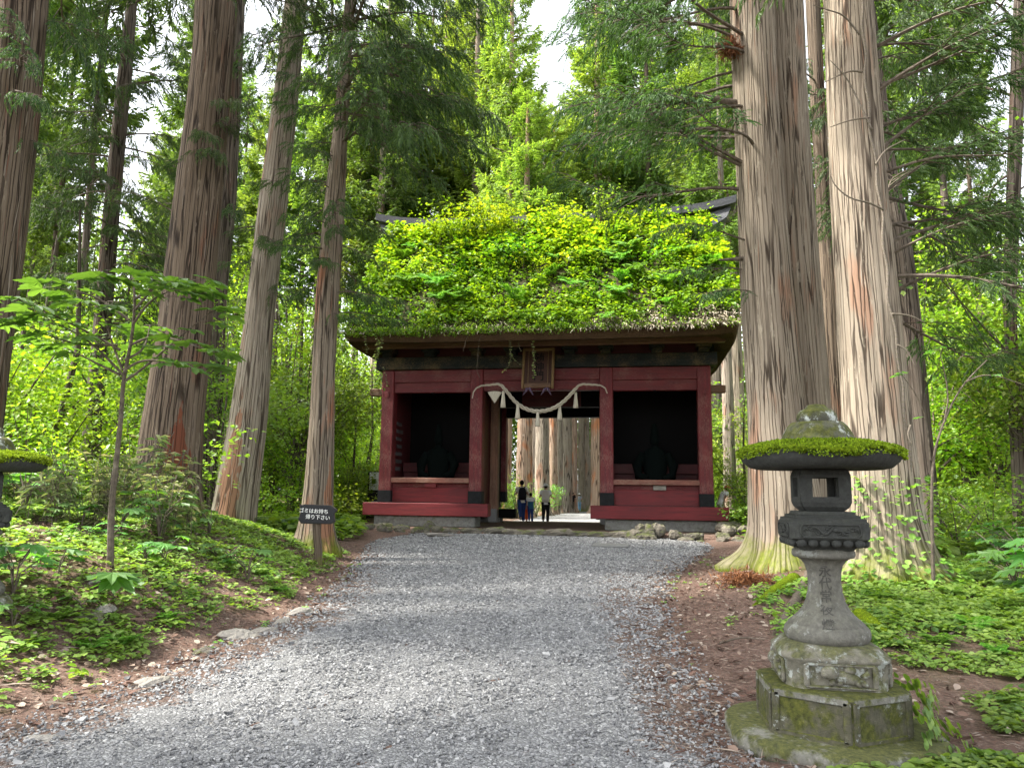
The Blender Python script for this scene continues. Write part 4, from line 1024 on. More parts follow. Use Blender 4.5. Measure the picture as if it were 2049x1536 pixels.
FG = 'large cedars standing beside the path'
tree_px('cedar_tree', 'huge grey brown cedar trunk cut off by left edge of the photo', M['bark_brown'], [(0, -8, 89), (205, -25, 73), (500, -62, 40), (700, -92, 12), (900, -125, -12)], 10.0, 1, 16, FG,
        lambda C: many(crown_on(C, 6.2, 8.6, 5, NEAR, .32, .5, 1, -.6, .8), crown_on(C, 10, 16, 12, NEAR, .8, 1.2, 2)), nseg=96, flare=.15)
tree_px('cedar_tree', 'thick brown cedar with a bare red scar at its foot behind bamboo grass', M['bark_scar'], [(0, 393, 476), (102, 388, 466), (525, 337, 431), (671, 320, 419), (842, 290, 404), (960, 276, 397)], 14.0, 2, 20, FG,
        lambda C: many(crown_on(C, 8.1, 9.2, 5, NEAR, .3, .5, 3, -.3, 1.2), crown_on(C, 6.3, 7.0, 2, SPARSE, .35, .5, 4, PI, .4), crown_on(C, 11, 20, 20, NEAR, .8, 1.3, 5)), nseg=96, flare=.14)
tree_px('cedar_tree', 'slender dark cedar standing just behind the thick scarred one', M['bark_dark'], [(0, 465, 490), (205, 455, 482), (410, 437, 472), (637, 413, 448), (842, 399, 434), (955, 394, 426)], 22.0, 3, 24, FG,
        lambda C: crown_on(C, 7.5, 24, 24, NEAR, .5, .9, 6), flare=.25)
tree_px('cedar_tree', 'smooth pale grey cedar leaning right with a reddish streak at its foot', M['bark_streak'], [(17, 569, 612), (205, 547, 595), (410, 519, 574), (637, 492, 547), (842, 461, 533), (985, 434, 516)], 17.5, 4, 22, FG,
        lambda C: many(crown_on(C, 6.0, 8.0, 5, NEAR, .3, .45, 7, -PI / 2, 1.6), crown_on(C, 13, 22, 16, NEAR, .7, 1.2, 8)), nseg=96, flare=.07)
tree_px('cedar_tree', 'knotty brown cedar with drooping green sprays behind the wooden sign', M['bark_knotty'], [(250, 668, 695), (410, 649, 690), (602, 632, 677), (742, 625, 670), (842, 620, 669), (980, 608, 666), (1070, 598, 664)], 15.6, 5, 18, FG,
        lambda C: many(crown_on(C, 5.0, 7.6, 18, NEAR, .3, .55, 9), crown_on(C, 7.5, 13, 18, NEAR, .35, .55, 10, PI, 1.3), crown_on(C, 9.0, 10.6, 8, NEAR, .75, 1.05, 31, 0, 1.3), crown_on(C, 10.2, 13, 14, NEAR, .8, 1.2, 30, 0, 1.5), crown_on(C, 12, 18, 12, NEAR, .8, 1.0, 11)), nseg=80, flare=.25)
tree_px('cedar_tree', 'thin dark cedar deep in the left woods with ragged green boughs', M['bark_dark'], [(150, 237, 263), (225, 229, 255), (410, 210, 239), (637, 191, 222), (842, 169, 203), (930, 162, 200)], 23.0, 6, 22, FG,
        lambda C: many(crown_on(C, 6.4, 14, 44, NEAR, .6, 1.1, 12), crown_on(C, 14, 22, 16, NEAR, .7, 1.1, 13)))
# twin trunk on the right: two stems of one tree
rowsA = [(0, 1462, 1546), (205, 1469, 1556), (410, 1477, 1570), (637, 1486, 1590), (842, 1497, 1611), (1000, 1496, 1640)]
rowsB = [(0, 1520, 1605), (205, 1528, 1614), (410, 1536, 1627), (637, 1550, 1644), (842, 1566, 1660), (1000, 1575, 1672)]
tA, bA = tree_px('cedar_tree', 'massive twin stemmed pale cedar with mossy spreading roots behind the right lantern', M['bark_warm'], rowsA, 13.4, 7, 17, FG,
        lambda C: many(crown_on(C, 7.0, 12.5, 20, SPARSE, .75, 1.15, 14, PI, .75, (-.3, .25)), crown_on(C, 4.9, 6.2, 3, SPARSE, .4, .6, 15, PI + .3, .4, (-.5, -.2)), crown_on(C, 12, 17, 14, NEAR, .9, 1.2, 16)), nseg=110, flare=.40, lobes=7, flh=.8)
C, r = axis_from_px(rowsB, 14.1, bA[2], 17); me = trunk_mesh('second_stem', C - bA, r, M['bark_warm'], 0.0, 8, nseg=96, flare=.3); link('stem', me, tA); tag(bark_strips(C, r, None, 700, 88, bA[2] + 1.5, bA[2] + 12, bA).build('bark_strips', _w, tA), kind='stuff')
C, r = axis_from_px(rowsA, 13.4, bA[2], 17)
for (px, py, qx, qy, ra) in ((1476, 212, 1392, 186, .085), (1478, 98, 1425, 95, .06), (1492, 512, 1440, 520, .05)):
    p, q = at(px + 12, py, 13.4) - bA, at(qx, qy, 13.2) - bA
    mb = MB(); mb.tube([p, p * .6 + q * .4 + np.array([0, 0, -.03]), q], [ra * 1.3, ra * .8, ra * .3], 10); link('limb', mesh_from('limb', np.concatenate(mb.v), mb.f, M['twig'], True), tA)
nest = MB(); p = at(1462, 96, 13.2); n = 900
D = R.standard_normal((n, 3)); add_scatter(nest, NEED_V * np.array([1, 1.4, 1]), LEAF_F, frames(D + np.array([-.3, 0, -.6]), R.uniform(-2, 2, n)), R.standard_normal((n, 3)) * np.array([.11, .09, .09]), R.uniform(.08, .2, n))
o = nest.build('needle_clump', M['dead_needles'], None, False, p); tag(o, 'russet clump of dead needles lodged on twin cedar trunk high up', 'dead needles')
tB, bB = tree_px('cedar_tree', 'broad pale cedar wrapped by a climbing vine right of the lantern roof', M['bark_warm'], [(0, 1651, 1742), (205, 1657, 1757), (410, 1667, 1773), (637, 1679, 1797), (842, 1691, 1817), (1000, 1700, 1836), (1090, 1698, 1852)], 11.4, 9, 15, FG,
        lambda C: many(crown_on(C, 4.4, 9.0, 22, SPARSE, .65, 1.05, 17, .15, .8, (-.25, .45)), crown_on(C, 9.5, 15, 12, NEAR, .9, 1.2, 18)), nseg=110, flare=.34, lobes=6, flh=.8)
vn = MB(); V_ = smooth_curve([at(a, b, 10.95) for a, b in ((1834, 1050), (1822, 930), (1806, 800), (1797, 700), (1778, 600), (1772, 520), (1765, 430), (1752, 330), (1738, 230), (1732, 150), (1728, 60), (1722, -20))], 120)
wv = V_ + .02 * np.stack([np.sin(np.arange(120) * .5), 0 * np.arange(120), np.cos(np.arange(120) * .7)], 1)
vn.tube(wv, np.linspace(.03, .018, 120), 7)
for pts in (((1768, 420), (1740, 405), (1700, 398), (1668, 370), (1660, 345)), ((1745, 260), (1705, 175), (1690, 150), (1660, 120)), ((1720, 70), (1690, 30), (1655, 20), (1625, 10)), ((1752, 330), (1770, 300), (1810, 280)), ((1740, 235), (1700, 240), (1660, 255)), ((1795, 690), (1815, 700), (1830, 730)), ((1785, 628), (1820, 630), (1850, 645)), ((1725, 145), (1700, 140), (1650, 165)), ((1822, 850), (1815, 870), (1825, 890))):
    P = smooth_curve([at(a, b, 10.9 - .03 * k) for k, (a, b) in enumerate(pts)], 24); vn.tube(P, np.linspace(.018, .006, 24), 5)
tag(vn.build('climbing_vine', M['bark_grey'], None, True), 'woody bare vine climbing the broad pale cedar trunk', 'vine')
me = vn and bpy.data.objects['climbing_vine'].data; me.uv_layers.new(name='UVMap')
tree_px('cedar_tree', 'dark reddish cedar trunk half hidden behind the vine wrapped cedar', M['bark_dark'], [(100, 1738, 1762), (300, 1757, 1785), (500, 1786, 1824), (637, 1800, 1841), (842, 1822, 1860), (1000, 1838, 1876)], 17.0, 10, 20, FG, lambda C: crown_on(C, 7, 20, 22, NEAR, .6, 1.0, 19))
tree_px('cedar_tree', 'smooth violet grey cedar seen between the twin cedar and the vine cedar', M['bark_brown'], [(0, 1612, 1640), (200, 1622, 1650), (400, 1634, 1662), (637, 1643, 1682), (842, 1655, 1692), (960, 1660, 1698)], 19.5, 11, 22, FG, lambda C: crown_on(C, 6.5, 22, 20, NEAR, .6, .9, 20))
tree_px('cedar_tree', 'dark slim trunk in the right woods with a thicker mossy foot', M['bark_dark'], [(0, 2030, 2056), (130, 2024, 2050), (600, 2008, 2032), (720, 2014, 2036), (850, 2022, 2052), (980, 2028, 2064)], 17.5, 12, 20, FG, lambda C: crown_on(C, 6.2, 20, 22, SPARSE, .6, 1.0, 21))

# tall cedars behind the gate: the avenue along the far path, each trunk rising into its crown
AV = 'tall cedars of the avenue beyond the gate'
def tall_crown(seed, z0, z1, n, r0, r1, mats=None):
    q = np.random.default_rng(seed); need = MB(); wood = MB()
    for i in range(n):
        k = (i + q.random()) / n; z = z0 + (z1 - z0) * k; prof = (r0 * (1 - k) ** .75 + r1 * k) * min(1, .45 + 2.2 * k)
        s = prof / 3.0 * q.uniform(.75, 1.2)
        add_branch(need, wood, MIDB[q.integers(0, 3)], (0, 0, z), q.uniform(0, 2 * PI), s, q.uniform(-.15, .3) + .25 * k, q.uniform(-.4, .4))
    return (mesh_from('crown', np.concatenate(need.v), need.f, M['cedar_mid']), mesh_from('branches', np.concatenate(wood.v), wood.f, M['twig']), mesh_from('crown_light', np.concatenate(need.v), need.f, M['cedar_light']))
CROWNS = [tall_crown(i, z0, 39, n, r0, .6) for i, (z0, n, r0) in enumerate(((15, 115, 3.8), (16.5, 105, 3.3), (15.5, 118, 4.1), (16, 100, 3.0)))]
TR = [trunk_mesh('trunk', np.array([(0, 0, -.5), (.05 * i, .03, 8), (.1 - .05 * i, .1, 18), (0, 0, 38)]), np.array(rr), M[m], 0, 40 + i, nseg=40, furrow=.04, flare=.35, step=.5)
      for i, (m, rr) in enumerate((('bark_red', (.5, .42, .3, .08)), ('bark_grey', (.5, .42, .3, .08)), ('bark_warm', (.5, .42, .3, .08)), ('bark_brown', (.36, .3, .22, .06)), ('bark_dark', (.26, .22, .16, .05))))]
def tall_cedar(x, y, tr, cr, light, label, group, sc=1.0, rz=None, wid=1.0):
    t = thing('cedar_tree', label, 'tree', (x, y, gz(x, y) - .05), R.uniform(0, 6.28) if rz is None else rz, group); t.scale = (sc * wid, sc * wid, sc)
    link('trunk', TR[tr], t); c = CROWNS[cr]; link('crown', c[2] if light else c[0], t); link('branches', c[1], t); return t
AVT = [(1012, 43, 0, 0, 1, .8), (1049, 41, 0, 3, 1, 1.0), (1066, 50, 4, 1, 1, 1.3), (1086, 46, 1, 0, 1, 1.05), (1106, 50, 0, 2, 1, .75), (1117, 55, 1, 1, 1, .8), (1132, 58, 1, 3, 1, 1.15), (1147, 62, 0, 0, 0, .9), (1164, 68, 2, 2, 1, .85), (1174, 74, 2, 1, 0, .9), (1186, 82, 2, 3, 0, .9), (1196, 90, 2, 0, 1, 1.0)]
AVL = ['reddish trunked cedar at left end of the avenue seen through the gate', 'orange barked cedar behind the man with the black backpack', 'dark slender cedar squeezed between two giants of the avenue', 'leaning grey cedar right of the orange one in the gate opening', 'bright red barked cedar in the middle of the gate opening',
       'narrow grey cedar touching the red barked one in the avenue', 'broad silver grey cedar above the photographing woman', 'red streaked cedar right of the broad silver one in the avenue', 'pale fluted cedar with needles on its trunk far down the avenue', 'pale cedar two trunks from the right gate post in the avenue', 'thin pale cedar beside the right gate post in the opening', 'last pale cedar of the avenue hugging the right gate post']
for (px, d, tr, cr, li, w), lb in zip(AVT, AVL):
    p = at(px, 960, d); tall_cedar(p[0], d, tr, cr, li, lb, AV, R.uniform(.92, 1.05) if px < 1045 or px > 1142 else .0150 * d * R.uniform(.95, 1.05), None, w * .88 / (1 if px < 1045 or px > 1142 else .0142 * d))
for i in range(12):
    y = 56 + 1.9 * i; x = -(.185 + .028 * i + R.uniform(-.01, .01)) * y
    tall_cedar(x, y, 2 + i % 3, (i + 2) % 4, i % 2, 'tall cedar far behind the left end of the gate', 'cedars far behind the left end of the gate', R.uniform(1.0, 1.25), None, .95)
# unseen cedars added left of the viewer to shade the near path
for i, (x, y) in enumerate([(-9.5, 2.5), (-11.5, 7.0), (-10.5, -3), (-14.5, 12), (-15, 1.5), (-9, -9), (-14.8, 17.2), (-16, 20.3)]):
    tall_cedar(x, y, 3, i % 4, 0, 'unseen tall cedar added left of the view to shade the path', 'unseen cedars added left of the view for shade', .8)
# right hand row of the avenue and tall cedars rising over the roof
for i, (x, y, tr, cr, li, s) in enumerate([(6.8, 58, 0, 1, 1, 1.25), (8.8, 64, 2, 0, 1, 1.3), (10.8, 57, 3, 1, 0, 1.25), (13, 66, 2, 3, 1, 1.3), (15.5, 58, 0, 0, 0, 1.25), (10, 76, 1, 1, 1, 1.4), (14.5, 80, 2, 2, 0, 1.4), (19, 66, 1, 3, 1, 1.25), (22, 72, 3, 0, 0, 1.3), (11.4, 37, 2, 0, 0, .85), (13.0, 44, 0, 2, 1, .95), (14.6, 52, 1, 1, 0, 1), (16.4, 60, 3, 3, 1, 1.0), (18.5, 70, 0, 0, 0, 1.05), (9.8, 33.5, 1, 3, 0, .62), (17.5, 48, 3, 2, 0, .9), (19, 40, 4, 1, 0, .85)]):
    tall_cedar(x, y, tr, cr, li, 'tall cedar rising behind right half of the thatched roof', 'tall cedars behind the right half of the roof', s)
for i, (x, y, tr, cr, li, s) in enumerate([(-3.4, 60, 2, 0, 1, 1.3), (-6.5, 64, 0, 2, 1, 1.35), (-1.6, 70, 1, 1, 1, 1.35), (2.5, 74, 0, 3, 1, 1.12), (-4.5, 68, 0, 0, 1, 1.4), (-8.0, 66, 3, 1, 0, 1.3), (-11, 62, 3, 3, 1, 1.25), (-13, 70, 1, 0, 0, 1.35)]):
    tall_cedar(x, y, tr, cr, li, 'tall cedar rising behind left half of the thatched roof', 'tall cedars behind the left half of the roof', s)
LW = 'cedars deep in the woods left of the gate'; RW = 'cedars deep in the woods right of the path'
for i in range(14):
    y = 27 + 3.6 * i + R.uniform(-1, 1); x = -R.uniform(.36, .74) * y - 3
    tall_cedar(x, y, 3 + i % 2, i % 4, 0, 'tall thin cedar deep in the woods left of the gate', LW, R.uniform(.7, 1.0), None, .8)
for i in range(14):
    y = 22 + 3.6 * i + R.uniform(-1, 1); x = R.uniform(.42, .78) * y + 2
    tall_cedar(x, y, 3 + i % 2, (i + 1) % 4, 0, 'tall thin cedar deep in the woods right of the path', RW, R.uniform(.65, .95), None, .75)

# --- broad-leaved trees
def leaf_cluster(seed, n=16, sp=.42, l=(.10, .17), flat=.25):
    q = np.random.default_rng(seed); a = q.uniform(0, 2 * PI, n); r = sp * np.sqrt(q.random(n))
    P = np.stack([r * np.cos(a), r * np.sin(a), flat * sp * q.standard_normal(n)], 1)
    D = np.stack([np.cos(a) + .6 * q.standard_normal(n), np.sin(a) + .6 * q.standard_normal(n), -.35 + .3 * q.standard_normal(n)], 1)
    W, G = scatter(LEAF_V * np.array([1, 1.15, 1]), LEAF_F, frames(D, q.uniform(-.5, .5, n)), P, q.uniform(*l, n)); return W, G[0]
CL = [leaf_cluster(i) for i in range(4)]
CLS = [leaf_cluster(10 + i, 12, .26, (.07, .12)) for i in range(4)]
def broad_crown(seed, n, h0, h1, rad, cl, nb=9, s=(.7, 1.3), wood_r=.05):
    q = np.random.default_rng(seed); need, wood = MB(), MB()
    pts = []
    for b in range(nb):
        z0 = h0 * q.uniform(.55, 1.0); a = q.uniform(0, 2 * PI); L = rad * q.uniform(.7, 1.15); z1 = q.uniform(h0, h1)
        P = smooth_curve([(0, 0, z0), (.35 * L * math.cos(a), .35 * L * math.sin(a), z0 + .35 * (z1 - z0)), (L * math.cos(a + .3), L * math.sin(a + .3), z1)], 12)
        wood.tube(P, np.linspace(wood_r, .008, 12), 5, caps=False)
        for k in range(int(n / nb)):
            t = q.uniform(.25, 1) ** .8; c = np.array([np.interp(t, np.linspace(0, 1, 12), P[:, m]) for m in range(3)])
            pts.append(c + q.standard_normal(3) * np.array([.32, .32, .2]) * rad * .62)
    pts = np.array(pts); m = len(pts); pk = q.integers(0, len(cl), m)
    Mx = rotz(q.uniform(0, 2 * PI, m)) @ frames(np.stack([np.ones(m), 0 * pts[:, 0], .3 * q.standard_normal(m)], 1), .3 * q.standard_normal(m))
    for k in range(len(cl)):
        w = pk == k; add_scatter(need, cl[k][0], cl[k][1], Mx[w], pts[w], q.uniform(*s, w.sum()))
    return need, wood
def share(mb, name, mats, smooth=False): return mesh_from(name, np.concatenate(mb.v), mb.f, mats, smooth)
BC = []
for i, (n, h0, h1, rad, mt) in enumerate(((430, 2.2, 8.5, 3.0, 'broad'), (480, 1.5, 7.0, 3.4, 'broad_yellow'), (400, 3.5, 11, 3.2, 'broad'), (360, .8, 5.0, 2.6, 'broad_yellow'), (420, 2.5, 9.5, 3.0, 'broad_yellow'))):
    nd, wd = broad_crown(100 + i, n, h0, h1, rad, CL, 11); BC.append((share(nd, 'crown', M[mt]), share(wd, 'branches', M['twig'])))
BT = [trunk_mesh('trunk', np.array([(0, 0, -.4), (.1, .0, 2), (.1 + .2 * i, .1, 5), (.2, -.1 * i, 9)]), np.array((.13, .11, .08, .03)), M['bark_dark'], 0, 70 + i, nseg=20, flare=.3, step=.4) for i in range(3)]
def broad_tree(x, y, k, s, label, group):
    t = thing('broadleaf_tree', label, 'tree', (x, y, gz(x, y) - .03), R.uniform(0, 6.28), group); t.scale = (s, s, s)
    link('trunk', BT[k % 3], t); link('crown', BC[k % 5][0], t); link('branches', BC[k % 5][1], t)
gL, gR = 'young broadleaf trees in the woods left of the gate', 'young broadleaf trees in the woods right of the path'
for i in range(30):
    y = R.uniform(18, 52) if i < 22 else R.uniform(50, 75); x = -R.uniform(.24, .78) * y - 1.2
    if y < 24 and x > -7: x -= 4
    broad_tree(x, y, i, R.uniform(.75, 1.25), 'young bright green broadleaf tree in the woods left of the gate', gL)
for i in range(26):
    y = R.uniform(17, 48) if i < 19 else R.uniform(46, 75); x = R.uniform(.36, .78) * y + 2.0
    broad_tree(x, y, i + 2, R.uniform(.7, 1.2), 'young bright green broadleaf tree in the woods right of the path', gR)
for i, (x, y, s) in enumerate([(-6.6, 34, .75), (-8.8, 38, .85), (-8.0, 44, .9), (-10.5, 50, 1.0), (10.2, 36, .75), (12.6, 44, .9), (7.4, 31, .5), (8.6, 35, .6), (9.4, 30, .55), (-6.6, 31, .55), (-7.8, 28, .5), (-5.6, 36, .6)]):
    broad_tree(x, y, 3 if i % 2 else 1, s, 'low bushy maple growing close beside the gate wall', 'low maples close beside the gate')
for i, (x, y, s) in enumerate([(-10.5, 33, 1.15), (-12, 38, 1.2), (-10.4, 42, 1.1), (-10.8, 48, 1.2), (-11.5, 55, 1.3), (-8.4, 28.8, 1.0), (-7.6, 28, .85), (-13.5, 31, 1.2), (13.5, 39, 1.1), (15, 46, 1.2)]):
    broad_tree(x, y, (2, 4, 0)[i % 3], s, 'tall leafy broadleaf tree filling the gap beside the gate', 'leafy trees in the gaps beside the gate')
# far belt of woodland that closes the view
mb = MB(); n = 24000
ang = R.uniform(-1.0, 1.0, n); dd = R.uniform(78, 125, n); x = np.tan(ang * .75) * dd * 1.15; y = dd
hh = (21 + 10 * (.5 + .5 * np.sin(x * .11 + 1)) + 5 * np.sin(x * .37)); z = ground_z(x, y) + hh * R.random(n) ** .8
for k in range(4):
    s = slice(k, None, 4); m = len(x[s]); add_scatter(mb, *CL[k], rotz(R.uniform(0, 6.28, m)), np.stack([x[s], y[s], z[s]], 1), R.uniform(3.0, 5.0, m))
tag(mb.build('far_woods', M['broad']), 'far belt of green woodland closing the view between the trunks', 'woods', kind='stuff')
# ------------------------------------------------------------------ plants growing on the roof
def roof_pt(u, t, off=0.0):
    """front slope: u in -1..1 along the eave, t 0 eave .. 1 ridge; local gate coordinates"""
    u = np.asarray(u, float); t = np.asarray(t, float)
    x = u * hu(t); y = VC - hv(t); z = rz_(t) + .14 * (1 - t) ** 3 * np.abs(u) ** 4 * .6
    nx = np.zeros_like(x); n = np.stack([nx, nx - .76, nx + .65], -1)
    return np.stack([x, y, z], -1) + n * np.asarray(off)[..., None]
def to_world(P):
    c, s = math.cos(GR), math.sin(GR); Q = np.array(P, float); x, y = Q[..., 0].copy(), Q[..., 1].copy()
    Q[..., 0] = GX + c * x - s * y; Q[..., 1] = GY + s * x + c * y; return Q
def side_pt(v, t, sgn, off):
    y = VC + v * hv(t); x = sgn * (hu(t) + off); return np.stack([x, y, rz_(t)], -1)
tuft = leaf_cluster(200, 7, .17, (.085, .14), .35); tuft2 = leaf_cluster(201, 8, .22, (.11, .19), .3); tuft0 = leaf_cluster(202, 8, .10, (.04, .07), .4)
mb = MB(); n = 15000
u = R.uniform(-1, 1, n); t = R.random(n) ** 1.1 * .99
cl_ = wob(u * 15 + 1, t * 10) * .8 + wob(u * 6, t * 5 + 3) * .7
dens = np.where(np.arange(n) < 5200, .42, sstep(-.25, .45, cl_)); dens = np.where(t < .14, dens + .15, dens); dens = np.where((t < .12) & (u > .3), dens - .9 * (u - .2) * (1 - t / .12) - .1, dens)
dens = np.where((u > .55) & (t > .82), dens * .5, dens)
under = np.arange(n) < 5200
k = R.random(n) < dens; u, t, under = u[k], t[k], under[k]; n = len(u)
hump = .5 + .5 * wob(u * 4 + 2, t * 4 + 1)
off = np.where(under, .01 + .04 * R.random(n), .05 + R.random(n) ** 1.3 * (.14 + .36 * sstep(.3, .7, t) * hump + .12 * hump))
P = to_world(roof_pt(u, t, off))
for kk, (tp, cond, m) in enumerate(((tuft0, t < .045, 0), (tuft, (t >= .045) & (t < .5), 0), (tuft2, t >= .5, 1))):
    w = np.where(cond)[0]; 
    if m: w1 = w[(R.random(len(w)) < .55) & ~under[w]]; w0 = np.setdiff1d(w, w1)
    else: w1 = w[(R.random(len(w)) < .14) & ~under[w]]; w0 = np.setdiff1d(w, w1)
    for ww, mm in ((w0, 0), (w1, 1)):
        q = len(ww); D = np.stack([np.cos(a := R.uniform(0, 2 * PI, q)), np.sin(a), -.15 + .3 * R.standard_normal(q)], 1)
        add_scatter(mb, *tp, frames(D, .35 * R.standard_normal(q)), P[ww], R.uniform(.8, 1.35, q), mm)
for sgn in (-1, 1):
    q = 900; v = R.uniform(-.9, .9, q); tt_ = R.uniform(.12, 1, q)
    D = np.stack([np.cos(a := R.uniform(0, 2 * PI, q)), np.sin(a), .2 * R.standard_normal(q)], 1)
    add_scatter(mb, *tuft, frames(D, .4 * R.standard_normal(q)), to_world(side_pt(v, tt_, sgn, .05 + .15 * R.random(q))), R.uniform(.8, 1.4, q), 0)
# fringe spilling over the cut eave
q = 900; u = R.uniform(-1, 1, q); u = u[R.random(q) < .75 - .45 * u]; q = len(u)
P = to_world(np.stack([u * 6.45, np.full(q, VC - 4.93), 6.58 + R.uniform(-.12, .1, q) + .08 * u ** 4], 1))
add_scatter(mb, *tuft0, frames(R.standard_normal((q, 3)) * np.array([1, 1, .5])), P, R.uniform(.8, 1.3, q), 0)
tag(mb.build('roof_creeper', [M['roof_leaf'], M['roof_top']]), 'thick green creeper and weeds carpeting the thatched roof of the gate', 'creeper', kind='stuff')
# dry straw ends showing at the right eave
mb = MB(); q = 2600; u = np.where(R.random(q) < .65, R.uniform(.25, 1, q), R.uniform(-1, 1, q)); t = R.random(q) ** 2 * .13
D = np.stack([.5 * R.standard_normal(q), -1 + .3 * R.standard_normal(q), -.7 + .5 * R.standard_normal(q)], 1)
add_scatter(mb, NEED_V * np.array([1, 2.2, 1]), LEAF_F, frames(D, R.uniform(-1, 1, q)), to_world(roof_pt(u, t, .03 + 0 * u)), R.uniform(.1, .3, q))
def straw_mat():
    g = NT('dry straw ends'); return g.finish(g.ramp(g('NewGeometry').outputs['Random Per Island'], [(0, (.10, .075, .045)), (.5, (.26, .22, .16)), (1, (.46, .41, .34))]), .9)
tag(mb.build('straw_ends', straw_mat()), 'dry frayed straw ends along the lower right roof edge', 'straw', kind='stuff')

def bush(name, label, cat, p, h, rad, ncl, cl, mat, seed, group=None, nst=5, lean=(0, 0), s=(.8, 1.2), wood=None):
    q = np.random.default_rng(seed); nd, wd = MB(), MB(); pts = []
    for b in range(nst):
        a = q.uniform(0, 2 * PI); L = rad * q.uniform(.3, 1); z1 = h * q.uniform(.6, 1.0)
        P = smooth_curve([(0, 0, -.05), (.25 * L * math.cos(a) + lean[0] * .3, .25 * L * math.sin(a) + lean[1] * .3, .5 * z1), (L * math.cos(a) + lean[0], L * math.sin(a) + lean[1], z1)], 10)
        wd.tube(P, np.linspace(.012 + .008 * h, .004, 10), 5, caps=False)
        for k in range(max(1, ncl // nst)):
            t = q.uniform(.3, 1.05); pts.append([np.interp(t, np.linspace(0, 1, 10), P[:, m]) for m in range(3)] + q.standard_normal(3) * np.array([.3, .3, .16]) * rad)
    pts = np.array(pts); m = len(pts); pk = q.integers(0, len(cl), m)
    for k in range(len(cl)):
        w = pk == k
        if w.any(): add_scatter(nd, cl[k][0], cl[k][1], rotz(q.uniform(0, 2 * PI, w.sum())) @ frames(np.stack([np.ones(w.sum()), np.zeros(w.sum()), .2 * q.standard_normal(w.sum())], 1)), pts[w], q.uniform(*s, w.sum()))
    t = thing(name, label, cat, p, 0, group); nd.build('foliage', mat, t); wd.build('stem', wood or M['twig'], t); return t
SAP = 'saplings rooted in the roof'
for i, (px, tq, h, rad, nc, mt, lb) in enumerate([(955, .80, 1.45, 1.6, 110, 'roof_top', 'tallest leafy sapling on the roof, left of the ridge middle'), (1085, .84, 1.25, 1.1, 70, 'roof_top', 'rounded yellow green sapling at the middle of the roof ridge'), (1205, .86, 1.75, .7, 34, 'broad', 'slim open sapling with drooping sprays right of the ridge middle'),
                                            (880, .76, 1.2, 1.3, 80, 'roof_leaf', 'low spreading sapling on the upper left of the roof'), (1275, .74, .6, .7, 30, 'broad_yellow', 'short bushy sapling on the upper right of the roof'), (1010, .55, .9, 1.2, 60, 'roof_leaf', 'bright maple sapling halfway up the roof centre'), (830, .45, .8, .9, 46, 'broad_yellow', 'low maple sapling halfway up the roof near its left end'), (1330, .5, .55, .6, 24, 'roof_leaf', 'small dark sapling halfway up the roof near its right end')]):
    u = (px - 1085) / (365.); P = to_world(roof_pt(np.array(u), np.array(tq))); bush('roof_sapling', lb, 'sapling', P, h, rad, nc, CLS, M[mt], 300 + i, SAP, s=(1.0, 1.6))
for i, ((px, d, *_), lb) in enumerate(zip(AVT, AVL)):
    x = at(px, 960, d)[0]; y = d - 2.4; x = x * y / d - (.35 if px < 1110 else 1.5)
    bush('shrub', 'leafy shrub at the side of the far path beyond the gate', 'shrub', (x, y, gz(x, y)), 1.5 + .5 * (i % 3), .8 + d * .008, 44, CL, M['broad' if i % 2 else 'big_leaf'], 900 + i, 'shrubs along the far path', s=(.6, 1.0))
# ferns
def fern_mesh(seed, nf=9, L=.7):
    q = np.random.default_rng(seed); mb = MB(); st = []
    for f in range(nf):
        a = f * 2 * PI / nf + q.uniform(-.25, .25); ln = L * q.uniform(.75, 1.1); el = q.uniform(.75, 1.35); m = 15
        t = np.linspace(.08, 1, m); r = ln * t * math.cos(el * .7); z = ln * (math.sin(el) * t - .55 * t ** 2)
        P = np.stack([r * math.cos(a), r * math.sin(a), z], 1); tan = np.gradient(P, axis=0); tan /= np.linalg.norm(tan, axis=1)[:, None]
        sd = np.array([-math.sin(a), math.cos(a), 0.0]); pl = ln * .24 * np.sin(PI * (t * .86 + .13)) ** .8 + .01
        for sg in (-1, 1):
            D = sg * sd[None] + .35 * tan + np.array([0, 0, -.15]); add_scatter(mb, LEAF_V * np.array([1, .62, 1]), LEAF_F, frames(D, np.full(m, 0.0)), P, pl)
        mb.tube(np.vstack([[0, 0, 0], P]), .005, 3, caps=False)
    return mesh_from('fern', np.concatenate(mb.v), mb.f, M['fern'])
FERNS = [fern_mesh(i, n, .7) for i, n in enumerate((9, 7, 11))]
FR = 'ferns on the thatched roof'
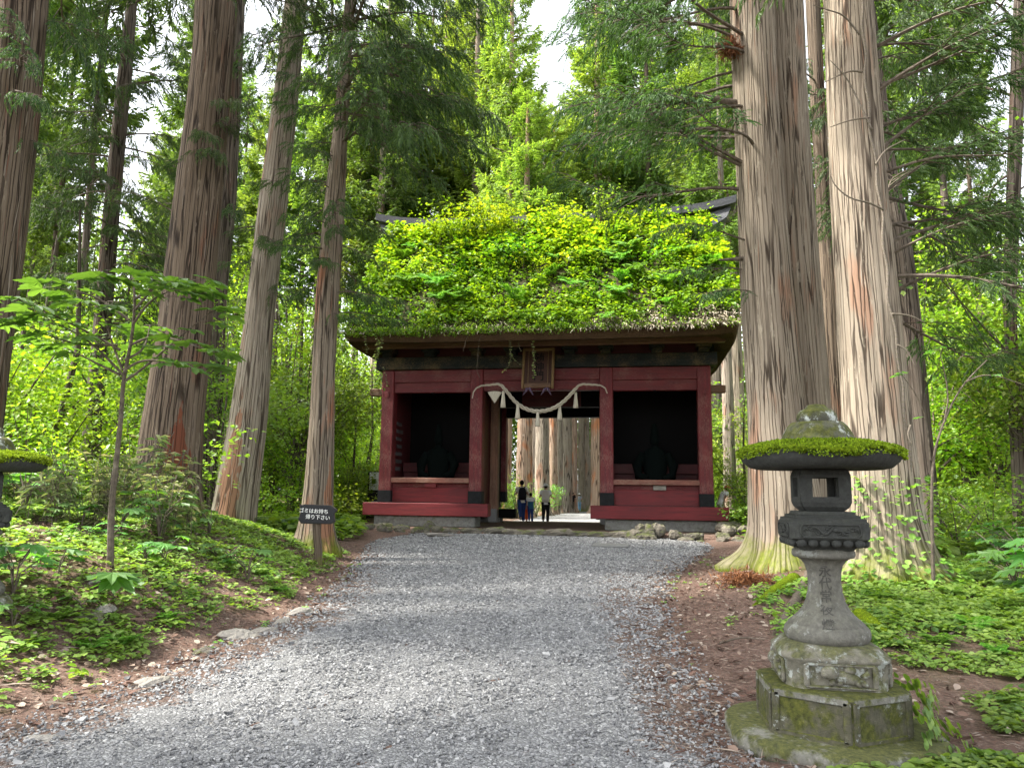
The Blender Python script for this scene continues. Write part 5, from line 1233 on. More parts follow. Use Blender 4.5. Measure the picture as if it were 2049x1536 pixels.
for i, (px, py, s, lb) in enumerate([(875, 590, 1.15, 'large drooping fern low on the left half of the roof'), (808, 580, .85, 'fern on the lower left of the roof beside the big drooping one'), (895, 620, .8, 'pale fern hanging just under the big drooping one'), (940, 615, .7, 'small fern low at left of the roof centre'), (1155, 600, .75, 'fern low at right of the roof centre'), (1275, 525, 1.0, 'tall upright fern on the right half of the roof'), (1255, 550, .95, 'fern below the tall upright one on the right half'), (1225, 535, .8, 'fern left of the tall upright one on the right half'),
                                 (1255, 620, .85, 'fern low on the right half above bare thatch'), (1290, 575, .75, 'bright fern at mid height of the right half'), (1375, 540, .9, 'fern near the right end of the roof at mid height'), (1405, 590, .7, 'yellowish fern low near the right end of the roof'), (1230, 660, .5, 'small fern at the right eave edge'), (800, 500, .7, 'bluish fern high at the left end of the roof'), (1120, 540, .55, 'small fern at the very centre of the roof')]):
    tq = float(np.clip((665 - py) / 235, .02, .95)) ** 1.0; u = (px - 1085 - 12 * tq) / (398 - 45 * tq); P = to_world(roof_pt(np.array(u), np.array(tq), np.array(.22)))
    o = link('fern', FERNS[i % 3], None, P); o.rotation_euler = (.45, 0, GR + R.uniform(-.5, .5)); s *= 1.2; o.scale = (s, s, s); tag(o, lb, 'fern', FR)
for i in range(26):
    u, tq = R.uniform(-.95, .95), R.uniform(.06, .8); P = to_world(roof_pt(np.array(u), np.array(tq), np.array(.2)))
    o = link('fern', FERNS[i % 3], None, P); s = R.uniform(.6, 1.15); o.rotation_euler = (R.uniform(.2, .6), 0, GR + R.uniform(-3, 3)); o.scale = (s, s, s); tag(o, 'smaller fern half sunk in the creeper on the thatched roof', 'fern', 'smaller ferns in the roof creeper')
for i in range(20):
    u, tq = R.uniform(-.9, .9), R.uniform(.25, .92); P = to_world(roof_pt(np.array(u), np.array(tq), np.array(.05)))
    bush('roof_sapling', 'knee high seedling among the creeper on the thatched roof', 'sapling', P, R.uniform(.4, .8), R.uniform(.35, .6), 9, CL, M['roof_top' if i % 3 else 'broad'], 330 + i, 'seedlings on the thatched roof', 3, s=(.55, .95))
# hanging vines
HV = 'vines hanging from the eave'
def hanging_vine(pts, d, label, leaf=.05, bare=False, seed=0):
    leaf *= 1.1
    q = np.random.default_rng(seed); P = smooth_curve([at(a, b, d) for a, b in pts], 40); mb = MB(); mb.tube(P, .006, 4, 0, caps=False)
    if not bare:
        m = max(8, int(np.linalg.norm(np.diff(P, axis=0), axis=1).sum() / .055)); ii = np.linspace(0, 39, m).astype(int)
        for sg in (-1, 1):
            D = np.stack([sg * np.ones(m), -.5 + .5 * q.standard_normal(m), -.15 + .3 * q.standard_normal(m)], 1)
            add_scatter(mb, LEAF6_V * np.array([1, 1.3, 1]), LEAF6_F, frames(D, .3 * q.standard_normal(m)), P[ii], leaf * q.uniform(.6, 1.5, m), 1)
    tag(mb.build('hanging_vine', [M['twig'], M['vine']]), label, 'vine', HV)
for i, (pts, lb, lf, br) in enumerate([(((1021, 672), (1021, 700), (1023, 715), (1017, 735), (1005, 745)), 'leafy vine hanging left of the name plaque, its tip curling left', .05, 0), (((1024, 712), (1034, 726), (1046, 730)), 'short side shoot of vine reaching toward the name plaque', .03, 0), (((1064, 672), (1066, 690), (1070, 715), (1067, 740), (1069, 755)), 'leafy vine hanging in front of the name plaque', .055, 0), (((1039, 672), (1038, 695), (1043, 702)), 'wispy short vine between the two leafy ones at the plaque', .02, 0),
                                   (((962, 672), (957, 690), (956, 720), (953, 742), (960, 755)), 'bare brown vine hanging in front of the second pillar', 0, 1), (((752, 660), (758, 690), (750, 715), (742, 740), (745, 765)), 'densest leafy vine curtain at the left eave corner', .07, 0), (((766, 655), (765, 680), (760, 700), (752, 722)), 'leafy vine strand on the left eave just right of the densest one', .065, 0),
                                   (((728, 672), (734, 690), (735, 705)), 'short leafy vine strand under the left eave', .055, 0), (((700, 668), (690, 690), (686, 704)), 'leafy vine strand farthest left on the eave', .06, 0), (((768, 735), (772, 755), (776, 772)), 'tip of vine resting on the left corner pillar top', .04, 0), (((935, 672), (930, 690), (927, 702)), 'tiny bare vine tip at the eave left of the passage', 0, 1)]):
    hanging_vine(pts, 22.9 + max(0, (900 - pts[0][0]) * .0035), lb, lf, bool(br), 400 + i)

# ------------------------------------------------------------------ ground plants
CLG = []
for i in range(4):                                  # little ground-cover plants: a few soft leaves on short stems
    q = np.random.default_rng(500 + i); m = 6; a = np.arange(m) * 2 * PI / m + q.uniform(-.4, .4, m)
    P = np.stack([.018 * np.cos(a), .018 * np.sin(a), .05 + .03 * q.random(m)], 1); D = np.stack([np.cos(a), np.sin(a), .15 * q.standard_normal(m) - .1], 1)
    W, G = scatter(LEAF6_V * np.array([1, 1.2, 1]), LEAF6_F, frames(D, .25 * q.standard_normal(m)), P, q.uniform(.045, .085, m)); CLG.append((W, G[0]))
def in_poly(x, y, poly):
    c = np.zeros(len(x), bool); k = len(poly); j = k - 1
    for i in range(k):
        (xi, yi), (xj, yj) = poly[i], poly[j]; c ^= ((yi > y) != (yj > y)) & (x < (xj - xi) * (y - yi) / (yj - yi + 1e-12) + xi); j = i
    return c
def cover(name, label, poly, n, s, mat, dfun=None, lift=0.0):
    x0, x1 = min(p[0] for p in poly), max(p[0] for p in poly); y0, y1 = min(p[1] for p in poly), max(p[1] for p in poly)
    x, y = R.uniform(x0, x1, n * 3), R.uniform(y0, y1, n * 3); k = in_poly(x, y, poly) & (R.random(n * 3) < (.54 + .6 * wob(x * 1.6 + 4, y * 1.6) + .3 * wob(x * 5, y * 5)))
    if dfun is not None: k &= R.random(n * 3) < dfun(x, y)
    x, y = x[k][:n], y[k][:n]; mb = MB(); m = len(x); pk = R.integers(0, 4, m); big_ = R.random(m) ** 2.2
    for c in range(4):
        w = pk == c; add_scatter(mb, *CLG[c], rotz(R.uniform(0, 6.28, w.sum())) @ frames(np.stack([np.ones(w.sum()), .25 * R.standard_normal(w.sum()), .25 * R.standard_normal(w.sum())], 1)), np.stack([x[w], y[w], ground_z(x[w], y[w]) + lift], 1), s[0] + (s[1] - s[0]) * big_[w])
    tag(mb.build(name, mat), label, 'ground cover', kind='stuff')
lp = [(path_l(y) - .55 - .12 * math.sin(y * 1.7), y) for y in np.arange(3.5, 17.5, .5)]
cover('ground_cover', 'soft light green ground cover on the left bank', lp + [(-4.5, 17.5), (-12, 17), (-9, 3.5)], 21000, (.32, 1.2), M['ground_leaf'])
G_ = lambda a, b: tuple(on_ground(a, b)[:2])
cover('ground_cover', 'light green ground cover around the roots of the right cedars', [G_(1690, 1180), G_(1700, 1230), G_(1740, 1290), G_(1800, 1335), G_(2049, 1365), (6.5, 5.4), (9, 8), (9, 14), (5.8, 14), G_(1900, 1120), G_(1830, 1160)], 15000, (.32, 1.15), M['ground_leaf'])
cover('ground_cover', 'small leaves growing over mossy roots left of the right lantern', [G_(1500, 1190), G_(1560, 1165), G_(1650, 1160), G_(1650, 1240), G_(1560, 1290), G_(1540, 1240)], 330, (.7, 1.4), M['ground_leaf'])
cover('ground_cover', 'weeds at the foot of the right lantern in the bottom corner', [(1.75, 4.05), (2.3, 4.1), (3.1, 4.35), (2.75, 4.55), (2.2, 4.36), (1.8, 4.32)], 420, (.5, 1.15), M['ground_leaf'], lift=.01)
cover('ground_cover', 'patch of clover like weeds at the right edge of the photo', [G_(1930, 1400), G_(2049, 1390), G_(2080, 1470), G_(2000, 1480)], 240, (.5, 1.1), M['ground_leaf'])
cover('ground_cover', 'low undergrowth on the forest floor left of the gate', [(-4.8, 17.5), (-4.2, 21), (-5.5, 27), (-6, 40), (-34, 40), (-14, 17)], 9000, (2.0, 4.5), M['broad'])
cover('ground_cover', 'low undergrowth on the forest floor right of the gate', [(6.6, 14), (6.6, 21), (8.2, 26), (9, 42), (36, 42), (12, 13)], 9000, (2.0, 4.5), M['broad'])
cover('ground_cover', 'green verge along the far path beyond the gate', [(-2.0, 31.5), (-.4, 36), (1.0, 45), (3.2, 60), (8.8, 100), (14, 140), (4, 140), (-2, 60), (-7, 31)], 6500, (2.5, 6), M['broad'])
cover('ground_cover', 'grassy verge on right side of the far path', [(6.6, 31.5), (9, 45), (12.5, 70), (24, 140), (32, 140), (18, 60), (11, 31)], 2500, (2.5, 5), M['broad'])
def strip_poly(f, y0, y1, a, b): return [(f(y) + a, y) for y in np.arange(y0, y1, .6)] + [(f(y) + b, y) for y in np.arange(y1, y0, -.6)]
cover('seedlings', 'scattered seedlings on the soil along the left path edge', strip_poly(path_l, 4, 17, -.8, -.05), 520, (.3, .8), M['ground_leaf'], lambda x, y: np.full(len(x), .35))
cover('seedlings', 'scattered seedlings on the soil between the path and the right cedars', strip_poly(path_r, 5.5, 17, .1, 1.5), 420, (.3, .8), M['ground_leaf'], lambda x, y: np.full(len(x), .3))
# ivy climbing the right lantern's block
mb = MB(); n = 190; a = R.uniform(-.95, .35, n); zz = R.random(n) ** 1.5 * .33 + .03; rr = .56 + .05 * R.random(n) + np.where(zz < .1, .2 * R.random(n), 0)
P = np.stack([LX + rr * np.cos(a), LY + rr * np.sin(a), zz + .04], 1); D = np.stack([np.cos(a) * .3 + .4 * R.standard_normal(n), np.sin(a) * .3 + .4 * R.standard_normal(n), -.6 + .3 * R.standard_normal(n)], 1)
Nn = np.stack([np.cos(a), np.sin(a), 0 * a + .4], 1); Y = np.cross(Nn, D); Y /= np.linalg.norm(Y, axis=1)[:, None]; D2 = np.cross(Y, Nn); D2 /= np.linalg.norm(D2, axis=1)[:, None]; Zz = np.cross(D2, Y)
add_scatter(mb, LEAF6_V * np.array([1, 1.7, 1]), LEAF6_F, np.stack([D2, Y, Zz], 2), P, R.uniform(.035, .065, n))
tag(mb.build('ivy', M['ground_leaf']), 'round leaved ivy climbing right side of the lantern base block', 'ivy', kind='stuff')
# creeper at the foot of the vine-wrapped cedar
mb = MB(); n = 420; a = R.uniform(PI + .2, 2 * PI - .1, n); zz = R.random(n) ** 1.7 * 1.5; rr = .56 + .5 * np.exp(-zz / .5)
P = np.stack([bB[0] + rr * np.cos(a), bB[1] + rr * np.sin(a), bB[2] + zz], 1)
add_scatter(mb, LEAF6_V * np.array([1, 1.4, 1]), LEAF6_F, frames(np.stack([np.cos(a) + .5 * R.standard_normal(n), np.sin(a) + .5 * R.standard_normal(n), -.3 + .3 * R.standard_normal(n)], 1)), P, R.uniform(.06, .11, n))
tag(mb.build('creeper', M['ground_leaf']), 'leafy creeper on the mossy foot of the vine wrapped cedar', 'creeper', kind='stuff')

# palmate leaves: big horizontal star shaped leaves for the saplings in front
def palmate(seed, lob=7, deep=.45):
    q = np.random.default_rng(seed); V = [(0, 0, 0)]; n = lob * 4
    for i in range(n + 1):
        a = -2.5 + 5.0 * i / n; k = i % 4; r = (1.0 - .13 * abs(a)) * (1 if k == 2 else (.80 if k in (1, 3) else deep)) * q.uniform(.94, 1.06); V.append((.1 + r * math.cos(a), r * math.sin(a), -.22 * r * r + .05 * q.standard_normal()))
    return np.array(V) * .62, np.array([(0, i + 1, i + 2) for i in range(n)])
PAL = [palmate(i, 7, .5) for i in range(3)]; PALD = [palmate(5 + i, 9, .62) for i in range(3)]
def leafy_sapling(name, label, cat, stem, branches, mat, tm, size, seed, group=None, r0=.03, nl=6, wood='twig'):
    """stem and branches are world-space polylines; leaves sit at the branch ends in flat layers"""
    q = np.random.default_rng(seed); b0 = np.array(stem[0]); t = thing(name, label, cat, b0, 0, group); wd, nd = MB(), MB()
    S = smooth_curve(np.array(stem) - b0, 30); wd.tube(S, np.linspace(r0, r0 * .3, 30), 7)
    for br in branches:
        P = smooth_curve(np.array(br) - b0, 16); wd.tube(P, np.linspace(r0 * .45, .004, 16), 5)
        m = nl; tt_ = np.concatenate([np.linspace(.45, 1, m - 2), [1, 1]]); pos = np.stack([np.interp(tt_, np.linspace(0, 1, 16), P[:, k]) for k in range(3)], 1)
        dr = P[-1] - P[-4]; az = math.atan2(dr[1], dr[0]) + np.where(np.arange(m) % 2, 1, -1) * q.uniform(.3, 1.4, m); az[-1] = math.atan2(dr[1], dr[0])
        D = np.stack([np.cos(az), np.sin(az), q.uniform(-.25, .1, m)], 1); pet = q.uniform(.3, .8, m) * size
        for i in range(m):
            e = pos[i] + D[i] * pet[i] + np.array([0, 0, .02]); wd.tube([pos[i], (pos[i] + e) / 2 + np.array([0, 0, .015]), e], .004, 3, caps=False)
            Vt, Ft = tm[q.integers(0, len(tm))]; add_scatter(nd, Vt, Ft, frames(D[i:i + 1], q.uniform(-.2, .2, 1)), e[None], [size * q.uniform(.75, 1.25)])
    nd.build('leaves', M[mat], t); wd.build('stem', M[wood], t); return t
A8 = lambda a, b, d=8.6: at(a, b, d)
gp = lambda a, b, d: np.array([at(a, b, d)[0], d, gz(at(a, b, d)[0], d)])
st = [gp(225, 1085, 8.6), A8(222, 1020), A8(232, 930), A8(243, 830), A8(246, 760), A8(262, 690), A8(270, 620), A8(268, 560), A8(258, 530)]
br = [[A8(246, 765), A8(290, 735), A8(340, 690), A8(420, 625, 8.3)], [A8(250, 740), A8(280, 720), A8(330, 722), A8(370, 735, 8.0)], [A8(262, 690), A8(300, 672), A8(350, 678), A8(430, 705, 7.9)], [A8(245, 740), A8(225, 690), A8(205, 620), A8(190, 610, 8.4)], [A8(265, 650), A8(300, 600), A8(345, 580, 8.2)], [A8(268, 600), A8(310, 570), A8(390, 590, 8.4)], [A8(270, 620), A8(320, 560), A8(400, 560, 8.8)],
      [A8(246, 750), A8(180, 680), A8(100, 640, 8.1)], [A8(240, 700), A8(150, 650), A8(40, 600, 7.8)], [A8(235, 690), A8(140, 690), A8(30, 640, 8.2)], [A8(262, 560), A8(240, 555), A8(215, 565, 8.0)], [A8(268, 560), A8(290, 545), A8(330, 570, 7.8)], [A8(258, 640), A8(190, 590), A8(110, 575, 8.3)], [A8(250, 720), A8(290, 700), A8(300, 650, 8.9)], [A8(240, 750), A8(200, 730), A8(120, 690, 8.8)]]
leafy_sapling('young_tree', 'slim sapling with wide flat layers of palmate leaves on the left bank', 'sapling', st, br, 'big_leaf', PAL, .38, 1, None, .04, 7)
st = [gp(1855, 985, 10.4), at(1862, 930, 10.4), at(1885, 850, 10.4), at(1920, 775, 10.4), at(1975, 720, 10.4)]
leafy_sapling('young_tree', 'thin leaning sapling with few leaves right of the vine wrapped cedar', 'sapling', st, [[at(1862, 920, 10.4), at(1855, 840, 10.3), at(1835, 790, 10.2), at(1805, 750, 10.1)], [at(1890, 840, 10.4), at(1900, 790, 10.4), at(1880, 700, 10.4)], [at(1930, 765, 10.4), at(1975, 745, 10.2), at(2049, 770, 10)]], 'big_leaf', PAL, .16, 2, None, .028, 4)
# plants with big leaves standing on the ground
def big_leaf_plant(label, p, h, size, n, seed, spread=.5, group='large leaved plants'):
    q = np.random.default_rng(seed); t = thing('large_leaf_plant', label, 'plant', p, 0, group); wd, nd = MB(), MB()
    for i in range(n):
        a = q.uniform(0, 2 * PI); e = np.array([spread * math.cos(a) * q.uniform(.3, 1), spread * math.sin(a) * q.uniform(.3, 1), h * q.uniform(.45, 1)])
        wd.tube([(0, 0, -.03), (e[0] * .2, e[1] * .2, e[2] * .6), e], .007, 4, caps=False); Vt, Ft = PALD[i % 3]
        add_scatter(nd, Vt, Ft, frames(np.array([[math.cos(a), math.sin(a), q.uniform(-.3, .05)]]), q.uniform(-.2, .2, 1)), e[None], [size * q.uniform(.7, 1.2)])
    nd.build('leaves', M['big_leaf'], t); wd.build('stem', M['twig'], t)
BL = [(118, 1120, 7.7, .34, .5, 2, 'broad toothed leaf spread flat on the left bank, the left of two'), (232, 1125, 7.8, .32, .5, 2, 'broad toothed leaf spread flat on the left bank, the right of two'), (30, 1150, 7.2, .5, .3, 9, 'clump of dark palmate leaves at left edge of the bank'), (30, 1210, 6.7, .22, .22, 5, 'small bluish green leaf clump above the left lantern base'), (170, 1160, 7.4, .16, .22, 2, 'single small palmate leaf below the two broad ones'),
      (500, 1075, 10.5, .45, .28, 6, 'medium leaf clump behind the left bank crest'), (330, 1090, 9.6, .4, .3, 6, 'leaf clump right of the slim sapling foot'), (420, 1050, 12.2, .5, .3, 6, 'leaf clump before the smooth pale cedar')]
for i, (px, py, d, h, s, n, lb) in enumerate(BL):
    p = at(px, py, d); p[2] = gz(p[0], d); big_leaf_plant(lb, p, h, s, n, 600 + i, .28 if n > 2 else .12)
for i in range(26):
    y = R.uniform(6.8, 14.5); x = R.uniform(.60, .80) * y + .6; p = np.array([x, y, gz(x, y)])
    big_leaf_plant('waist high plant with broad palmate leaves on the right forest edge', p, R.uniform(.5, 1.0), R.uniform(.28, .42), 9, 640 + i, .6, 'palmate plants on the right forest edge')
for i in range(16):
    y = R.uniform(9.5, 17); x = -R.uniform(.44, .78) * y - .2; p = np.array([x, y, gz(x, y)])
    big_leaf_plant('knee high plant with palmate leaves in the left undergrowth', p, R.uniform(.4, .9), R.uniform(.22, .36), 9, 680 + i, .5, 'palmate plants in the left undergrowth')
for i in range(16):
    y = R.uniform(7.2, 12.5); x = path_l(y) - R.uniform(1.3, 3.6); p = np.array([x, y, gz(x, y)])
    big_leaf_plant('low weed with a few broad leaves on the left bank', p, R.uniform(.15, .35), R.uniform(.10, .2), 5, 850 + i, .18, 'broad leaved weeds on the left bank')
# small ferns and seedlings mixed into the ground cover
GF = [(260, 1180), (395, 1160), (455, 1130), (120, 1240), (70, 1290), (330, 1240), (520, 1150), (585, 1120), (250, 1290), (90, 1200), (560, 1185), (180, 1300)]
for i, (px, py) in enumerate(GF):
    p = on_ground(px, py); o = link('fern', FERNS[i % 3], None, p); s = R.uniform(.22, .4); o.scale = (s, s, s); o.rotation_euler = (0, 0, R.uniform(0, 6)); tag(o, 'small fern among the ground cover of the left bank', 'fern', 'small ferns on the left bank')
for i, (px, py) in enumerate([(1830, 1215), (1900, 1190), (1950, 1260), (2010, 1220), (1760, 1200), (1880, 1290), (1990, 1310), (2030, 1170)]):
    p = on_ground(px, py); o = link('fern', FERNS[i % 3], None, p); s = R.uniform(.25, .45); o.scale = (s, s, s); o.rotation_euler = (0, 0, R.uniform(0, 6)); tag(o, 'small fern among the ground cover right of the lantern', 'fern', 'small ferns right of the lantern')
# bamboo grass
def sasa_mesh(seed, n=15, h=1.3):
    q = np.random.default_rng(seed); mb = MB()
    for i in range(n):
        a = q.uniform(0, 2 * PI); e = np.array([.5 * math.cos(a) * q.random(), .5 * math.sin(a) * q.random(), h * q.uniform(.5, 1)]); b = np.array([.2 * q.standard_normal(), .2 * q.standard_normal(), -.05])
        P = smooth_curve([b, b * .5 + e * .4 + np.array([0, 0, .2 * h]), e], 8); mb.tube(P, .006, 3, 0, caps=False); m = 8
        tt_ = q.uniform(.25, 1, m); pos = np.stack([np.interp(tt_, np.linspace(0, 1, 8), P[:, k]) for k in range(3)], 1); az = q.uniform(0, 2 * PI, m)
        add_scatter(mb, LEAF_V * np.array([1, .36, 1.6]), LEAF_F, frames(np.stack([np.cos(az), np.sin(az), q.uniform(-.7, .3, m)], 1), q.uniform(-.8, .8, m)), pos, q.uniform(.14, .27, m), 1)
    return mesh_from('bamboo_grass', np.concatenate(mb.v), mb.f, [M['twig'], M['sasa']])
SA = [sasa_mesh(i) for i in range(3)]
for i in range(30):
    if i < 13: px, d = R.uniform(205, 385), R.uniform(10.2, 13.2)
    else: px, d = R.uniform(-60, 250), R.uniform(9.6, 14)
    p = at(px, 1000, d); p[2] = gz(p[0], d); o = link('bamboo_grass', SA[i % 3], None, p); s = R.uniform(.6, 1.0) * (1.1 if i < 13 else .9); o.scale = (s, s, s); o.rotation_euler = (0, 0, R.uniform(0, 6.28))
    tag(o, 'clump of bamboo grass with dry pale leaves before the scarred cedar' if i < 13 else 'clump of bamboo grass with dry pale leaves at the far left', 'bamboo grass', 'bamboo grass before the scarred cedar' if i < 13 else 'bamboo grass at the far left')
# shrubs filling the middle distance
for i in range(22):
    y = R.uniform(15, 26); x = -R.uniform(.38, .75) * y - .5
    bush('shrub', 'leafy green shrub in the left woods behind the near cedars', 'shrub', (x, y, gz(x, y)), R.uniform(1.2, 2.4), R.uniform(.8, 1.3), 40, CL, M['broad' if i % 2 else 'broad_yellow'], 700 + i, 'shrubs in the left woods', s=(.6, 1.0))
for i in range(22):
    y = R.uniform(14, 26); x = R.uniform(.50, .78) * y + 1.2
    bush('shrub', 'leafy green shrub in the right woods behind the near cedars', 'shrub', (x, y, gz(x, y)), R.uniform(1.0, 2.2), R.uniform(.8, 1.3), 36, CL, M['broad' if i % 3 else 'broad_yellow'], 740 + i, 'shrubs in the right woods', s=(.6, 1.0))
for i, (x, y, h) in enumerate([(.35, 41, 1.5), (1.0, 44.5, 1.6), (.1, 46, 2.0), (1.8, 49.5, 1.7), (2.6, 54, 1.6), (1.4, 53, 2.2), (3.3, 59, 1.7), (4.3, 65, 1.8), (5.5, 72, 2.0), (-.6, 39, 1.8), (9, 34, 1.2), (10.2, 42, 1.4), (6.2, 80, 1.8), (8.4, 95, 2.0)]):
    bush('shrub', 'leafy shrub at the side of the far path beyond the gate', 'shrub', (x, y, gz(x, y)), h, .9, 40, CL, M['broad' if i % 2 else 'big_leaf'], 780 + i, 'shrubs along the far path', s=(.6, 1.0))
for i, (x, y, h) in enumerate([(7.3, 22.5, 1.3), (7.8, 24.5, 1.8), (8.6, 27, 2.2), (-5.6, 26.8, 1.2), (-6.4, 25, 1.5), (-7.6, 23.5, 1.8), (-6.2, 29, 2.2)]):
    bush('shrub', 'leafy shrub close beside the end wall of the gate', 'shrub', (x, y, gz(x, y)), h, .9, 46, CL, M['broad_yellow' if i % 2 else 'broad'], 800 + i, 'shrubs beside the gate end walls', s=(.6, 1.0))
# cedar litter heap, mossy roots, fallen branches
p = on_ground(1495, 1168); mb = MB(); n = 1500; D = R.standard_normal((n, 3)) * np.array([1, 1, .5]); add_scatter(mb, NEED_V * np.array([1, 1.5, 1]), LEAF_F, frames(D), R.standard_normal((n, 3)) * np.array([.2, .17, .05]) + np.array([0, 0, .06]), R.uniform(.06, .2, n))
tag(mb.build('needle_heap', M['dead_needles'], None, False, p), 'small russet heap of fallen cedar needles at the foot of the twin cedar', 'needle heap')
for i, (pts, ra, lb) in enumerate([(((1622, 1150), (1600, 1190), (1575, 1235), (1545, 1275)), .075, 'pale bare root running down toward the path left of the right lantern'), (((1560, 1135), (1600, 1120), (1640, 1118)), .05, 'thin root lying level behind the right lantern shaft'), (((1590, 1165), (1545, 1190), (1505, 1215)), .10, 'thick mossy root bulging left of the right lantern'), (((1720, 1240), (1760, 1262), (1790, 1290)), .09, 'yellow mossy root emerging right of the lantern shaft')]):
    P = np.array([on_ground(a, b) + np.array([0, 0, ra * .25]) for a, b in pts]); P[-1, 2] -= ra; P[0, 2] += .02; P = smooth_curve(P, 24); mb = MB(); mb.tube(P, ra * (1 - .35 * np.linspace(0, 1, 24)) * (1 + .08 * np.sin(np.arange(24) * 1.9)), 12)
    tag(mb.build('tree_root', M['moss'] if i > 1 else M['twig'], None, True), lb, 'root')
for i, (a, b, c, d_, lb) in enumerate([(205, 1112, 365, 1148, 'long thin fallen branch lying on the left bank'), (1440, 1292, 1530, 1284, 'pale broken stick on the soil left of the right lantern'), (1500, 1478, 1560, 1492, 'short stick at the left corner of the lantern slab'), (1900, 1275, 1985, 1250, 'thin dead branch in the right ground cover')]):
    P = smooth_curve([on_ground(a, b) + np.array([0, 0, .03]), on_ground((a + c) / 2, (b + d_) / 2 - 3) + np.array([0, 0, .06]), on_ground(c, d_) + np.array([0, 0, .02])], 14); mb = MB(); mb.tube(P, np.linspace(.014, .005, 14), 5); tag(mb.build('fallen_branch', M['twig']), lb, 'branch')

# wooden sign on a short log post before the knotty cedar
p = on_ground(636, 1132); sp = thing('wooden_sign', 'small blackened board with white characters on a log post', 'sign', p, 0)
q = at(630, 1029, p[1] - .02) - p; pxm = 1 / scale_at(at(630, 1029, p[1]))
C = np.array([(0, 0, -.3), (-.01, 0, .3), (q[0] * .5, 0, q[2] * .6), (q[0], .06, q[2] + .1)]); link('post', trunk_mesh('post', C, np.array([.075, .07, .068, .066]), M['bark_brown'], 0, 77, nseg=28, flare=.1, furrow=.08, step=.08), sp)
px_ = [(-33, -16), (-24, -19), (28, -19), (42, -11), (36, -3), (39, 12), (30, 17), (-28, 18), (-34, 10), (-30, -4)]
mb = MB(); ring = [(a * pxm, 0, -b * pxm) for a, b in px_]
mb.loft([[(x, .03, z) for x, y, z in ring], [(x, -.005, z) for x, y, z in ring], [(x * .975, -.012, z * .96) for x, y, z in ring]])
bd = mb.build('board', M['sign_board'], sp, False, (q[0] + 3 * pxm, q[1] - .03, q[2])); bd.rotation_euler = (0, .03, 0)
mb = MB(); mb.loft([[(x * 1.02, .025, z * 1.04) for x, y, z in ring], [(x * 1.02, .004, z * 1.04) for x, y, z in ring]]); mb.build('board_edge', M['twig'], bd)
text_obj('lettering', 'ゴミはお持ち', 9.8 * pxm, M['white_paint'], bd, (-4.5 * pxm, -.0145, 6.5 * pxm), (PI / 2, .02, 0), 1, .001)
text_obj('lettering', '帰り下さい', 9.8 * pxm, M['white_paint'], bd, (4.5 * pxm, -.0145, -5.5 * pxm), (PI / 2, .02, 0), 1, .001)
